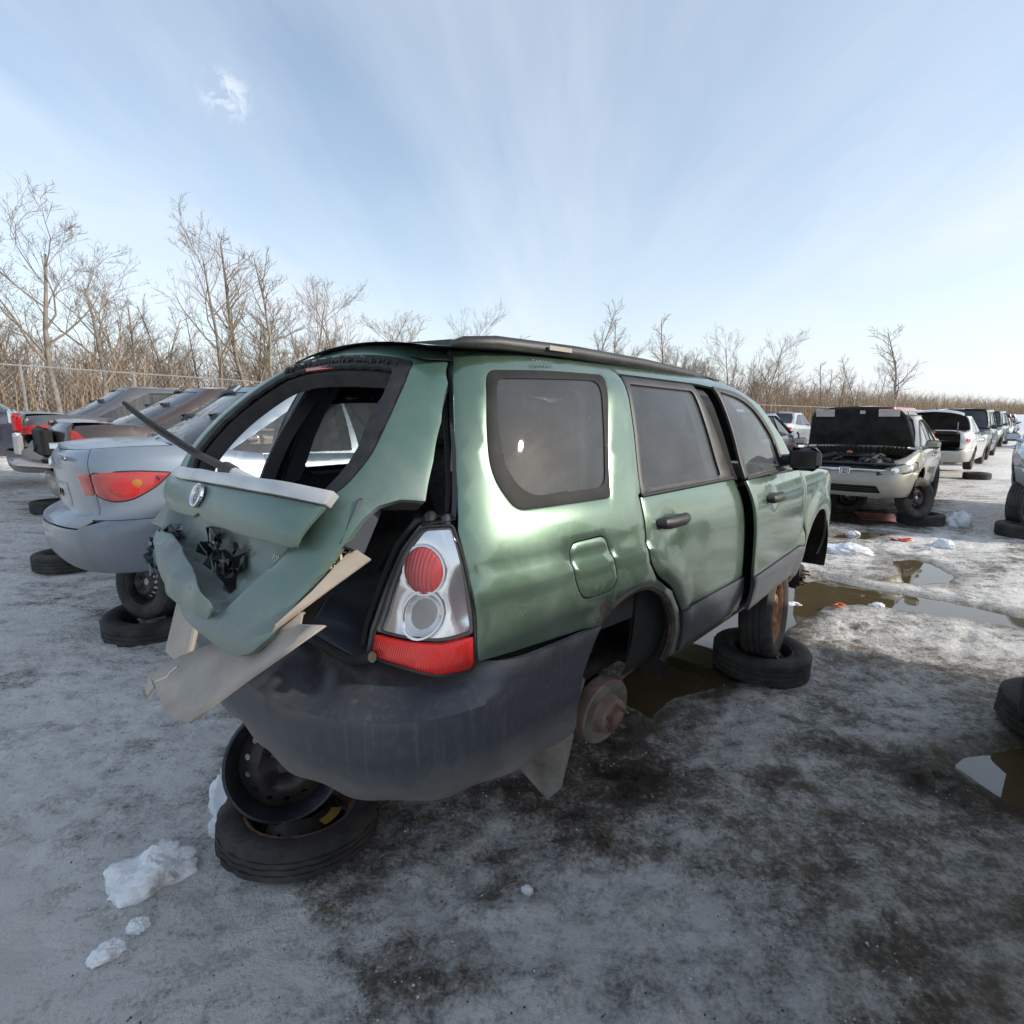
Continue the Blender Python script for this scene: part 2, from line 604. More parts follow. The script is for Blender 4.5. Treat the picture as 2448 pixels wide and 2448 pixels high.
def panel_mesh(poly, surf, holes=(), res=.05, off=0.0, thick=.012, edge=.006, sink=.0025, center=(1.0, 0, .8), extra=None):
    """sheet metal: an outline in (u,v) laid on surf(u,v), with rolled edges and a returned rim"""
    loops = [resample(poly, res * .6)] + [resample(h, res * .5) for h in holes]
    V, E, rim = [], [], []
    for li, lp in enumerate(loops):
        if (area2(lp) > 0) != (li == 0):
            lp = lp[::-1]
            loops[li] = lp
        k = len(V)
        n = len(lp)
        V += [tuple(p) for p in lp]
        E += [(k + i, k + (i + 1) % n) for i in range(n)]
        rim.append((k, n))
    nb = len(V)
    allb = loops
    lo, hi = loops[0].min(0), loops[0].max(0)
    gx = np.arange(lo[0] + res * .5, hi[0], res)
    gy = np.arange(lo[1] + res * .43, hi[1], res * .866)
    G = np.array([(x + (res * .5 if j % 2 else 0), y) for j, y in enumerate(gy) for x in gx]) if len(gx) and len(gy) else np.zeros((0, 2))
    ring = []
    if edge > 0:
        for lp in loops:
            tn = np.roll(lp, -1, 0) - np.roll(lp, 1, 0)
            nn = np.stack([-tn[:, 1], tn[:, 0]], 1)
            nn /= np.maximum(np.linalg.norm(nn, axis=1), 1e-9)[:, None]
            ring.append(lp + nn * edge)
    ring = np.vstack(ring) if ring else np.zeros((0, 2))

    def keep(P, dmin):
        if not len(P):
            return P
        ok = inside(P, loops[0])
        for h in loops[1:]:
            ok &= ~inside(P, h)
        P = P[ok]
        if not len(P):
            return P
        d = np.min([seg_dist(P, lp) for lp in loops], axis=0)
        return P[d > dmin]
    ring = keep(ring, edge * .6)
    G = keep(G, max(res * .42, edge * 1.6))
    pts = V + [tuple(p) for p in ring] + [tuple(p) for p in G]
    r = delaunay_2d_cdt([Vector(p) for p in pts], E, [], 0, 1e-7)
    P2 = np.array([tuple(p) for p in r[0]])
    F = np.array([f for f in r[2] if len(f) == 3])
    cen = P2[F].mean(1)
    ok = inside(cen, loops[0])
    for h in loops[1:]:
        ok &= ~inside(cen, h)
    F = F[ok]
    dB = np.min([seg_dist(P2, lp) for lp in loops], axis=0)
    isb = dB < 1e-5
    P3 = surf(P2[:, 0], P2[:, 1])
    e = 2e-3
    du = surf(P2[:, 0] + e, P2[:, 1]) - surf(P2[:, 0] - e, P2[:, 1])
    dv = surf(P2[:, 0], P2[:, 1] + e) - surf(P2[:, 0], P2[:, 1] - e)
    N = np.cross(du, dv)
    N /= np.maximum(np.linalg.norm(N, axis=1), 1e-12)[:, None]
    flip = np.sum(N * (P3 - np.array(center)), axis=1).mean() < 0
    if flip:
        N = -N
        F = F[:, ::-1]
    o_ = np.full(len(P2), off) - np.where(isb, sink, 0)
    if extra is not None:
        o_ = o_ + extra(P2[:, 0], P2[:, 1])
    Q = P3 + N * o_[:, None]
    verts = list(map(tuple, Q))
    faces = [tuple(f) for f in F]
    if thick > 0:
        inner = Q - N * thick
        cnt = {}
        for f in F:
            for a, b_ in ((f[0], f[1]), (f[1], f[2]), (f[2], f[0])):
                cnt[(a, b_)] = 1
        k = len(verts)
        idx = {}
        for (a, b_) in list(cnt):
            if (b_, a) in cnt:
                continue
            for q in (a, b_):
                if q not in idx:
                    idx[q] = len(verts)
                    verts.append(tuple(inner[q]))
            faces.append((b_, a, idx[a], idx[b_]))
    return verts, faces


def panel(name, poly, surf, mat, parent, **kw):
    v, f = panel_mesh(poly, surf, **kw)
    return obj(name, v, f, mat, parent)


def vnoise(x, y, seed=0):
    xi, yi = np.floor(x).astype(np.int64), np.floor(y).astype(np.int64)
    fx, fy = x - xi, y - yi
    fx, fy = fx * fx * (3 - 2 * fx), fy * fy * (3 - 2 * fy)

    def hsh(a, b_):
        n = (a * 374761393 + b_ * 668265263 + seed * 974711) & 0x7fffffff
        n = ((n ^ (n >> 13)) * 1274126177) & 0x7fffffff
        return ((n ^ (n >> 16)) & 0xffff) / 65535.0
    return (hsh(xi, yi) * (1 - fx) + hsh(xi + 1, yi) * fx) * (1 - fy) + (hsh(xi, yi + 1) * (1 - fx) + hsh(xi + 1, yi + 1) * fx) * fy


def fbm(x, y, oct_=4, seed=0, gain=.5):
    s_, a, tot = 0, 1, 0
    for i in range(oct_):
        s_ = s_ + a * vnoise(x * 2 ** i + 17.3 * i, y * 2 ** i - 9.1 * i, seed + i)
        tot += a
        a *= gain
    return s_ / tot


def cr_eval(ctrl, n=24):
    p = np.array(ctrl, float)
    p = np.vstack([2 * p[0] - p[1], p, 2 * p[-1] - p[-2]])
    o_ = []
    for i in range(1, len(p) - 2):
        a, b_, c, d = p[i - 1], p[i], p[i + 1], p[i + 2]
        for t_ in np.linspace(0, 1, n, endpoint=False):
            o_.append(.5 * (2 * b_ + (c - a) * t_ + (2 * a - 5 * b_ + 4 * c - d) * t_ ** 2 + (3 * b_ - a - 3 * c + d) * t_ ** 3))
    o_.append(p[-2])
    return np.array(o_)


def smi(z, zk, vk, h=.05):
    z = np.asarray(z, float)
    return sum(np.interp(z + q, zk, vk) for q in np.linspace(-h, h, 9)) / 9


_TAB = {}


def smg(z, zk, vk, sig=.05):
    """table lookup through a gaussian-smoothed curve: no visible bands in reflections"""
    key = (tuple(zk), tuple(vk), sig)
    if key not in _TAB:
        lo, hi = zk[0] - .6, zk[-1] + .6
        g_ = np.arange(lo, hi, .004)
        ext_z = [lo] + list(zk) + [hi]
        ext_v = [vk[0] + (vk[0] - vk[1]) / (zk[1] - zk[0]) * .6] + list(vk) + [vk[-1] + (vk[-1] - vk[-2]) / (zk[-1] - zk[-2]) * .6]
        f_ = np.interp(g_, ext_z, ext_v)
        k_ = np.exp(-.5 * (np.arange(-int(3.2 * sig / .004), int(3.2 * sig / .004) + 1) * .004 / sig) ** 2)
        k_ /= k_.sum()
        pad = len(k_) // 2
        _TAB[key] = (g_, np.convolve(np.pad(f_, pad, mode='edge'), k_, 'valid'))
    g_, f_ = _TAB[key]
    return np.interp(np.asarray(z, float), g_, f_)


def smooth_line(P, sig):
    """gaussian smoothing of a polyline by arc length, ends kept"""
    d = np.r_[0, np.cumsum(np.linalg.norm(np.diff(P, axis=0), axis=1))]
    t_ = np.linspace(0, d[-1], 900)
    Q = np.stack([np.interp(t_, d, P[:, k]) for k in range(P.shape[1])], 1)
    st = d[-1] / 899
    n = int(3 * sig / st)
    k_ = np.exp(-.5 * (np.arange(-n, n + 1) * st / sig) ** 2)
    k_ /= k_.sum()
    Qp = np.vstack([2 * Q[0] - Q[n:0:-1], Q, 2 * Q[-1] - Q[-2:-n - 2:-1]])
    return np.stack([np.convolve(Qp[:, k], k_, 'valid') for k in range(P.shape[1])], 1)


def sstep(x):
    x = np.clip(x, 0, 1)
    return x * x * (3 - 2 * x)


def arc(cx, cz, r, a0, a1, n=14):
    return [(cx + r * math.cos(R(a0 + (a1 - a0) * i / n)), cz + r * math.sin(R(a0 + (a1 - a0) * i / n))) for i in range(n + 1)]


def text_mesh(name, body, size, mat, parent, mtx, extrude=.0008, shear=0.0):
    cu = bpy.data.curves.new(name, 'FONT')
    cu.body = body
    cu.size = size
    cu.extrude = extrude
    cu.shear = shear
    cu.align_x = 'CENTER'
    cu.resolution_u = 3
    to = bpy.data.objects.new(name, cu)
    col.objects.link(to)
    dg = bpy.context.evaluated_depsgraph_get()
    me = bpy.data.meshes.new_from_object(to.evaluated_get(dg))
    bpy.data.objects.remove(to)
    me.transform(mtx)
    me.materials.clear()
    me.materials.append(M[mat])
    o_ = bpy.data.objects.new(name, me)
    col.objects.link(o_)
    o_.parent = parent
    return o_


# ---------------------------------------------------------------- the yard's parking grid (frame of the green wagon)
HEAD = R(46.0)
YARD = Vector((-.159, 2.528, 0.0))


def yard(x, y, z=0.0):
    c, s = math.cos(HEAD), math.sin(HEAD)
    return (YARD.x + c * x - s * y, YARD.y + s * x + c * y, z)


# ---------------------------------------------------------------- wheels
def tyre_prof(Ro, Ri, wd):
    h = wd / 2
    d = Ro - Ri
    return [(Ri, -h * .72), (Ri + d * .10, -h * .86), (Ri + d * .35, -h * 1.0), (Ri + d * .62, -h * 1.02), (Ri + d * .85, -h * .93), (Ro - .006, -h * .80),
            (Ro, -h * .74), (Ro, -h * .42), (Ro - .008, -h * .40), (Ro - .008, -h * .34), (Ro, -h * .32), (Ro, -h * .05), (Ro - .008, -h * .03), (Ro - .008, h * .03),
            (Ro, h * .05), (Ro, h * .32), (Ro - .008, h * .34), (Ro - .008, h * .40), (Ro, h * .42), (Ro, h * .74), (Ro - .006, h * .80), (Ri + d * .85, h * .93),
            (Ri + d * .62, h * 1.02), (Ri + d * .35, h * 1.0), (Ri + d * .10, h * .86), (Ri, h * .72), (Ri - .004, h * .5), (Ri - .004, -h * .5)]


def tyre_mesh(Ro=.315, Ri=.195, wd=.19, n=72):
    prof = tyre_prof(Ro, Ri, wd)
    V, F = [], []
    m_ = len(prof)
    for k in range(n):
        th = 2 * math.pi * k / n
        for i, (r, h) in enumerate(prof):
            if (i in (5, 6, 7, 18, 19, 20)) and (k % 4 == 0):
                r -= .007
            if (i in (10, 11, 14, 15)) and (k % 4 == 2):
                r -= .006
            V.append((r * math.cos(th), r * math.sin(th), h))
    for k in range(n):
        k2 = (k + 1) % n
        for i in range(m_):
            j = (i + 1) % m_
            F.append((k * m_ + i, k2 * m_ + i, k2 * m_ + j, k * m_ + j))
    return V, F


def rim_barrel(Ri=.195, wd=.15):
    h = wd / 2
    p = [(Ri + .006, -h), (Ri + .010, -h + .006), (Ri - .006, -h + .012), (Ri - .012, -h + .03), (Ri - .03, -h + .045), (Ri - .03, h - .05), (Ri - .012, h - .03), (Ri - .006, h - .012), (Ri + .010, h - .006), (Ri + .006, h),
         (Ri - .002, h), (Ri - .012, h - .012), (Ri - .034, h - .05), (Ri - .034, -h + .045), (Ri - .016, -h + .03), (Ri - .010, -h + .006)]
    return MB().lathe(p, 48, None, True)


def disc_mesh(Ro, nh, rh, hole_r, depth=.035, hub=.03, bolts=5, bolt_pcd=.05):
    """pressed steel wheel disc with real holes, about local Z"""
    circ = lambda cx, cy, r, n: [(cx + r * math.cos(2 * math.pi * i / n), cy + r * math.sin(2 * math.pi * i / n)) for i in range(n)]
    holes = [circ(rh * math.cos(2 * math.pi * i / nh), rh * math.sin(2 * math.pi * i / nh), hole_r, 8) for i in range(nh)]
    holes.append(circ(0, 0, hub, 12))
    holes += [circ(bolt_pcd * math.cos(2 * math.pi * i / bolts), bolt_pcd * math.sin(2 * math.pi * i / bolts), .008, 6) for i in range(bolts)]

    def sf(u, v):
        r = np.hypot(u, v) / Ro
        z = np.interp(r, [0, .30, .42, .55, .72, .86, 1.0], [0.0, 0.0, .028, .036, .012, -.012, -.03]) * depth / .035
        return np.stack([u, v, z], -1)
    return panel_mesh(circ(0, 0, Ro, 40), sf, holes, res=.035, thick=.004, edge=0, sink=0, center=(0, 0, -1))


WHEEL_CACHE = {}


def wheel_parts(kind):
    if kind in WHEEL_CACHE:
        return WHEEL_CACHE[kind]
    P = []
    if kind in ('full', 'lying', 'rusty', 'black'):
        P.append(('tyre', *tyre_mesh(), 'rubber_dirty'))
        b_ = rim_barrel()
        m_ = 'rust_orange' if kind == 'rusty' else 'steel_black'
        P.append(('rim', b_.v, b_.f, m_))
        v, f = disc_mesh(.168, 16, .128, .0125)
        v = [(x, y, z + .035) for x, y, z in v]
        P.append(('disc', v, f, m_))
    elif kind == 'bare_rim':
        b_ = rim_barrel(.20, .17)
        P.append(('rim', b_.v, b_.f, 'steel_dark_blue'))
        v, f = disc_mesh(.175, 14, .135, .0115)
        v = [(x, y, z + .045) for x, y, z in v]
        P.append(('disc', v, f, 'steel_black'))
    elif kind == 'spare':
        P.append(('tyre', *tyre_mesh(.305, .205, .125), 'rubber_dirty'))
        b_ = rim_barrel(.205, .105)
        P.append(('rim', b_.v, b_.f, 'rust'))
        v, f = disc_mesh(.178, 10, .14, .012, .05)
        v = [(x, y, z - .01) for x, y, z in v]
        P.append(('disc', v, f, 'steel_black'))
    elif kind == 'tyre':
        P.append(('tyre', *tyre_mesh(.31, .19, .18), 'rubber_dirty'))
    elif kind == 'far':
        P.append(('tyre', *tyre_mesh(.315, .20, .19, 28), 'rubber'))
        b_ = MB().lathe([(.2, .07), (.19, .05), (.15, .03), (.1, .06), (.05, .06), (0.001, .055)], 20)
        P.append(('rim', b_.v, b_.f, 'steel_dark_blue'))
    out = []
    for (n, v, f, m_) in P:
        me = bpy.data.meshes.new(n)
        me.from_pydata([tuple(map(float, q)) for q in v], [], [tuple(map(int, q)) for q in f])
        me.update()
        me.shade_smooth()
        me.set_sharp_from_angle(angle=R(40))
        me.materials.append(M[m_])
        out.append((n, me))
    WHEEL_CACHE[kind] = out
    return out


def wheel(kind, name, loc, axis, roll=0.0, scale=1.0, parent=None, label=None, cat=None, group=None):
    """a loose wheel (own thing) or, with parent, a wheel that belongs to a car (part)"""
    mt = axis_mtx(loc, axis, roll) @ Matrix.Scale(scale, 4)
    parts = wheel_parts(kind)
    if parent is not None:
        root = bpy.data.objects.new(parts[0][0] if len(parts) == 1 else 'wheel', parts[0][1])
        col.objects.link(root)
        root.parent = parent
        root.matrix_local = mt
        for n, me in parts[1:]:
            c = bpy.data.objects.new(n, me)
            col.objects.link(c)
            c.parent = root
        return root
    root = empty(name)
    root.matrix_world = mt
    for n, me in parts:
        c = bpy.data.objects.new(n, me)
        col.objects.link(c)
        c.parent = root
    tag(root, label, cat, group)
    return root


# ================================================================ the green wagon
TZ = .341
wagon = empty('green_wagon', yard(0, 0, TZ), HEAD)
tag(wagon, 'dark green station wagon with torn tailgate hanging open, propped up on wheels', 'car')

OUT = cr_eval([(-1.0, 0), (-.99, -.2), (-.965, -.4), (-.925, -.56), (-.86, -.68), (-.76, -.765), (-.6, -.81), (-.4, -.838), (-.1, -.86), (.4, -.867), (1, -.867), (1.6, -.867), (2.2, -.864), (2.7, -.845), (3.0, -.80), (3.2, -.72), (3.33, -.58), (3.40, -.38), (3.44, 0)])
OUT = smooth_line(OUT, .05)
_d = np.r_[0, np.cumsum(np.linalg.norm(np.diff(OUT, axis=0), axis=1))]
_i0 = int(np.argmin(abs(OUT[:, 0]) + 100 * (OUT[:, 1] > -.5)))
FS = _d - _d[_i0]
ZK = [.15, .25, .4, .55, .62, .75, .9, 1.0, 1.1, 1.25, 1.42, 1.5, 1.56]
WK = [.88, .94, .985, .992, .995, 1.0, .985, .945, .905, .86, .795, .74, .6]
RK = [.10, .02, -.05, -.055, -.045, .01, .02, .035, .06, .13, .24, .30, .36]


def fbase(s, z):
    x = np.interp(s, FS, OUT[:, 0])
    y = np.interp(s, FS, OUT[:, 1])
    b_ = sstep((-.1 - x) / .85)
    return np.stack([x + b_ * smg(z, ZK, RK, .045), y * smg(z, ZK, WK, .045), np.asarray(z, float) + 0 * x], -1)


def fdetail(s, z):
    """shoulder crease, wheel-arch flares, handle dishes"""
    r = np.hypot(s - .01, z - .33)
    zc_ = .845 - .02 * sstep((s + .1) / .2)
    d = np.where(s < .01, zc_ - z, .515 - r)
    h = .013 * sstep(d / .028) * (1 - .9 * sstep((d - .03) / .2))
    h = h * sstep((.55 - s) / .03) * 1.0
    rf = np.hypot(s - 2.535, z - .33)
    df = .50 - rf
    h = h + .022 * sstep(df / .06) * (1 - .6 * sstep((df - .08) / .1)) * (z > .2)
    h = h + .010 * sstep((.385 - r) / .02)
    for (cx, cz) in ((.29, .893), (1.37, .878)):
        q = np.hypot((s - cx) / .078, (z - cz) / .062)
        h = h - .014 * (1 - sstep((q - .3) / .7))
    # shallow door skin sweep
    h = h + .006 * np.sin(np.clip((z - .5) / .5, 0, 1) * math.pi) * sstep((s - .5) / .2) * sstep((2.2 - s) / .2)
    return h


def fsurf(s, z):
    P = fbase(s, z)
    e = 2e-3
    du = fbase(s + e, z) - fbase(s - e, z)
    dv = fbase(s, z + e) - fbase(s, z - e)
    N = np.cross(du, dv)
    N = N / np.maximum(np.linalg.norm(N, axis=-1), 1e-9)[..., None]
    sg = np.where(N[..., 1] > 0, -1.0, 1.0)
    return P + N * (sg * fdetail(s, z))[..., None]


MIR = np.array([1.0, -1.0, 1.0])
fsurfL = lambda s, z: fsurf(s, z) * MIR
CEN = (1.0, 0, .8)

arch_in = arc(.01, .33, .335, 129.6, -13, 22)
qtr = [(-.886, 1.534), (-.882, 1.452), (-.839, 1.33), (-.80, 1.216), (-.777, 1.105), (-.775, 1.029), (-.779, .99), (-.770, .943), (-.757, .871), (-.743, .784), (-.717, .685), (-.694, .605),
       (-.483, .602), (-.285, .594)] + [(x, z) for x, z in arch_in] + [(.448, .25), (.421, .376), (.377, .492), (.300, .594), (.162, .678), (.097, .755), (.082, .81), (.090, .917), (.096, 1.018),
       (.116, 1.026), (.202, 1.492), (.9, 1.482), (1.25, 1.458), (1.46, 1.393), (1.68, 1.232), (1.79, 1.02), (2.03, 1.0), (1.88, 1.18), (1.62, 1.385), (1.36, 1.482), (1.1, 1.522), (.5, 1.537), (-.3, 1.54)]
qwin = rnd([(-.738, 1.463, .05), (-.3, 1.473, .3), (.076, 1.477, .03), (-.025, 1.249, .2), (-.087, 1.026, .02), (-.33, 1.028, .2), (-.564, 1.029, .04), (-.66, 1.144, .1), (-.697, 1.293, .15)])
qgl = rnd([(-.68, 1.436, .05), (0.02, 1.45, .05), (-.03, 1.30, .2), (-.10, 1.066, .05), (-.50, 1.066, .07), (-.60, 1.15, .08), (-.645, 1.293, .15)])
fuel = rnd([(-.366, .905, .05), (-.168, .908, .05), (-.146, .842, .1), (-.114, .735, .05), (-.145, .700, .05), (-.305, .700, .06), (-.355, .78, .06)], .04)


def shrink(p, d):
    p = np.array(p, float)
    c = p.mean(0)
    l = np.linalg.norm(p - c, axis=1)
    return [tuple(q) for q in c + (p - c) * (1 - d / l)[:, None]]


for sd, sf in (('r', fsurf), ('l', fsurfL)):
    if sd == 'l':
        qwin, qgl = [(a - .07, b_) for a, b_ in qwin], [(a - .07, b_) for a, b_ in qgl]
    q = panel('quarter_panel', qtr, sf, 'green_paint', wagon, holes=[qwin, fuel] if sd == 'r' else [qwin], res=.045, center=CEN)
    panel('window_border', qwin, sf, 'frit', q, holes=[qgl], res=.05, off=.001, thick=.006, center=CEN, sink=.001)
    panel('window', qgl, sf, 'glass_tint' if sd == 'r' else 'glass_clear', q, res=.08, off=-.002, thick=.003, center=CEN, edge=0)
    if sd == 'r':
        fd = panel('fuel_door', shrink(fuel, .005), sf, 'green_paint', q, res=.035, center=CEN)

# rear doors
rd_pan = rnd([(.106, 1.010, .005), (1.016, 1.004, .005), (1.045, .9, .2), (1.068, .729, .2), (1.112, .521, .1), (1.122, .478, .002), (.408, .478, .002), (.388, .505, .1), (.311, .606, .1), (.174, .688, .06), (.108, .76, .06), (.092, .81, .1), (.100, .917, .1)], .01)
rd_clad = rnd([(.405, .472, .002), (1.124, .472, .002), (1.165, .347, .1), (1.178, .268, .01), (.462, .268, .02), (.436, .376, .1)], .01)
rd_fr = rnd([(.122, 1.016, .005), (.212, 1.484, .02), (.84, 1.474, .01), (.925, 1.25, .2), (1.012, 1.010, .005)], .01)
rd_gl = rnd([(.236, 1.452, .02), (.798, 1.442, .02), (.874, 1.036, .02), (.162, 1.040, .02)], .02)
fd_pan = rnd([(1.026, 1.002, .005), (2.03, .982, .01), (2.092, .871, .1), (2.107, .712, .1), (2.134, .547, .1), (2.142, .478, .002), (1.138, .478, .002), (1.124, .521, .1), (1.078, .729, .2), (1.056, .90, .2)], .01)
fd_clad = rnd([(1.139, .472, .002), (2.143, .472, .002), (2.12, .268, .03), (1.19, .268, .02), (1.176, .347, .1)], .01)
fd_fr = rnd([(.936, 1.470, .01), (1.25, 1.450, .15), (1.455, 1.386, .15), (1.675, 1.222, .1), (1.785, 1.008, .01), (1.024, 1.008, .005), (1.00, 1.25, .2)], .01)
fd_gl = rnd([(.985, 1.445, .02), (1.25, 1.417, .1), (1.445, 1.350, .12), (1.640, 1.195, .05), (1.695, 1.036, .02), (1.085, 1.026, .02)], .02)
sill = rnd([(.47, .262, .01), (2.16, .262, .01), (2.14, .215, .02), (.5, .195, .02)], .01)


def handle(parent, cx, cz, sf):
    P = sf(np.array([cx - .105, cx - .085, cx - .05, cx, cx + .06, cx + .085, cx + .105]), np.full(7, cz))
    sgn = 1 if P[0][1] > 0 else -1
    offs = [-.006, .016, .030, .034, .032, .022, .0]
    b_ = MB().tube([(p[0], p[1] + sgn * o_, p[2] + .002) for p, o_ in zip(P, offs)], [.014, .023, .0245, .0245, .024, .023, .014], 12)
    b_.v = [(x, y, cz + (z - cz) * 1.05) for x, y, z in b_.v]
    return b_.build('handle', 'black_plastic', parent)


for sd, sf in (('r', fsurf), ('l', fsurfL)):
    d = panel('rear_door', rd_pan, sf, 'green_paint', wagon, res=.05, center=CEN)
    panel('cladding', rd_clad, sf, 'cladding', d, res=.06, off=.008, center=CEN, thick=.02)
    panel('window_frame', rd_fr, sf, 'black_plastic', d, holes=[rd_gl], res=.06, off=-.002, center=CEN)
    panel('window', rd_gl, sf, 'glass_tint' if sd == 'r' else 'glass_clear', d, res=.09, off=-.012, thick=.003, edge=0, center=CEN)
    handle(d, .29, .895, sf)
    # belt moulding
    ss = np.linspace(.11, 1.012, 12)
    P = sf(ss, np.full(12, 1.012))
    MB().tube([tuple(p) for p in P], .008, 6).build('belt_moulding', 'seal', d)

    f = panel('front_door', fd_pan, sf, 'green_paint', wagon, res=.05, center=CEN)
    kids = [panel('cladding', fd_clad, sf, 'cladding', f, res=.06, off=.008, center=CEN, thick=.02),
            panel('window_frame', fd_fr, sf, 'black_plastic', f, holes=[fd_gl], res=.06, off=-.002, center=CEN),
            panel('window', fd_gl, sf, 'glass_tint' if sd == 'r' else 'glass_clear', f, res=.09, off=-.012, thick=.003, edge=0, center=CEN),
            handle(f, 1.37, .880, sf)]
    ss = np.linspace(1.03, 1.74, 10)
    P = sf(ss, np.full(10, 1.008))
    MB().tube([tuple(p) for p in P], .008, 6).build('belt_moulding', 'seal', f)
    # mirror on its sail
    sg = -1 if sd == 'r' else 1
    mb = MB()
    mb.box((1.70, sg * .925, 1.075), (.085, .17, .135), None, .035)
    shell = mb.build('mirror', 'black_plastic', f)
    MB().box((1.657, sg * .925, 1.075), (.006, .135, .10), None, .002).build('mirror_glass', 'black_gloss', f)
    sl = panel('mirror_sail', rnd([(1.69, 1.03, .01), (1.655, 1.17, .02), (1.78, 1.03, .01)], .01), sf, 'black_plastic', f, res=.05, off=.004, center=CEN)
    MB().tube([(1.73, sg * .79, 1.06), (1.72, sg * .88, 1.07)], .035, 8).build('mirror_arm', 'black_plastic', f)
    if sd == 'r':   # door stands ajar about its front hinge
        hx_, hy_ = 2.10, -.845
        f.matrix_local = Matrix.Translation((hx_, hy_, 0)) @ Matrix.Rotation(R(2.9), 4, 'Z') @ Matrix.Translation((-hx_, -hy_, 0))
    panel('sill', sill, sf, 'grime' if sd == 'r' else 'cladding', wagon, res=.06, off=-.004, center=CEN, thick=.05)
    # dark inner shell behind the doors and the door posts
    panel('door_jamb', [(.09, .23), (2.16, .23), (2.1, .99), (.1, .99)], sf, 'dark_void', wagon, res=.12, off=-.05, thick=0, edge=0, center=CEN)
    panel('pillar_post', [(.80, 1.0), (.74, 1.49), (1.03, 1.49), (1.14, 1.0)], sf, 'black_plastic', wagon, res=.08, off=-.035, thick=.02, edge=0, center=CEN)

    fen = [(2.043, .984), (2.104, .871), (2.119, .712), (2.146, .547), (2.152, .40), (2.165, .27)] + arc(2.535, .33, .338, 190, -12, 20) + [(3.05, .25), (3.5, .30), (3.62, .62), (3.45, .80), (3.0, .90), (2.55, .955)]
    panel('fender', fen, sf, 'green_paint', wagon, res=.05, center=(2.0, 0, .8))

# roof, rails, hood, windscreen, front bumper
nx, ny = 24, 15
V, F = [], []
for i in range(nx):
    x = -.66 + (1.36 + .66) * i / (nx - 1)
    for j in range(ny):
        t_ = -1 + 2 * j / (ny - 1)
        ye = .585 if x > -.4 else .585 - .35 * (-.4 - x)
        zt = 1.533 + .045 * (1 - t_ ** 2) - .06 * max(0, x - .9) ** 1.5
        V.append((x, t_ * ye, zt))
for i in range(nx - 1):
    for j in range(ny - 1):
        a = i * ny + j
        F.append((a, a + ny, a + ny + 1, a + 1))
obj('roof', V, F, 'green_paint', wagon)
V2 = [(x * .98, y * .95, z - .04) for x, y, z in V]
obj('headliner', V2, [tuple(reversed(f)) for f in F], 'interior', wagon)
for sg in (-1, 1):
    pts = [(-.56, sg * .485, 1.545), (-.52, sg * .505, 1.553), (-.40, sg * .535, 1.558), (0, sg * .562, 1.558), (.5, sg * .566, 1.550), (.95, sg * .563, 1.533), (1.2, sg * .557, 1.512), (1.36, sg * .545, 1.490)]
    b_ = MB().tube(pts, [.010, .020, .026, .027, .026, .025, .021, .010], 12)
    rl = b_.build('roof_rail', 'black_plastic', wagon)
    MB().box((-.12, sg * (.560 + .027), 1.560), (.13, .004, .016)).build('rail_plate', 'trim_grey', rl)
sr = MB()
srp = [(-.40, .30, 1.628), (-.46, -.37, 1.583), (-.10, -.37, 1.600), (-.05, .30, 1.640)]
sr.add(srp + [(x, y, z - .03) for x, y, z in srp], [(0, 1, 2, 3), (7, 6, 5, 4), (0, 4, 5, 1), (1, 5, 6, 2), (2, 6, 7, 3), (3, 7, 4, 0)])
sr.build('sunroof_panel', 'black_plastic', wagon, False)
pts = [(2.0, 1.0), (2.55, .96), (3.0, .91), (3.25, .84), (3.36, .76)]
V, F = [], []
for i in range(20):
    x = 1.98 + 1.40 * i / 19
    yy = float(np.interp(x, OUT[300:, 0], -OUT[300:, 1])) * .95 - .015
    zz = float(np.interp(x, [p[0] for p in pts], [p[1] for p in pts]))
    for j in range(13):
        t_ = -1 + j / 6
        V.append((x, t_ * yy, zz + .05 * (1 - t_ ** 2) - .012 * t_ ** 4))
for i in range(19):
    for j in range(12):
        a = i * 13 + j
        F.append((a, a + 13, a + 14, a + 1))
obj('hood', V, F, 'green_paint', wagon)
V, F = [], []
for i in range(8):
    t_ = i / 7
    for j in range(11):
        q = -1 + j / 5
        V.append((1.36 + .66 * t_ - .10 * q * q, q * (.56 + .17 * t_), 1.50 - .48 * t_ + .02 * math.sin(t_ * 3.14)))
for i in range(7):
    for j in range(10):
        a = i * 11 + j
        F.append((a, a + 11, a + 12, a + 1))
obj('windscreen', V, F, 'glass_clear', wagon)
MB().box((3.2, 0, .45), (.34, 1.2, .4), None, .1).build('front_bumper', 'green_paint', wagon)

# rear bumper
BO = cr_eval([(-1.175, 0), (-1.17, .22), (-1.148, .40), (-1.10, .55), (-1.03, .67), (-.93, .76), (-.80, .815), (-.6, .842), (-.35, .858), (-.1, .866)])
BS = np.r_[0, np.cumsum(np.linalg.norm(np.diff(BO, axis=0), axis=1))]


def bsurf(s, z):
    a = np.abs(s)
    x = np.interp(a, BS, BO[:, 0])
    y = np.interp(a, BS, BO[:, 1])
    rear = sstep((-x - .55) / .4)
    low = smi(z, [.15, .20, .25, .30, .36, .7], [.11, .062, .032, .012, 0, 0], .02)
    shelf = smi(z, [.40, .488, .496, .504, .53, .56, .585, .60], [0, .0, .008, .032, .085, .155, .215, .23], .003)
    ins = low * (.5 + .5 * rear) + shelf * rear
    L_ = np.maximum(np.hypot(x + .3, y), .2)
    nx_ = -(x + .3) / L_
    ny_ = -y / L_
    zz = np.minimum(z, .578 + 0 * x) + .05 * np.clip(z - .56, 0, 1) * rear + np.where(z > .578, (z - .578) * (1 - rear), 0)
    return np.stack([x + nx_ * ins, -np.sign(s + 1e-9) * (y + ny_ * ins), zz], -1)


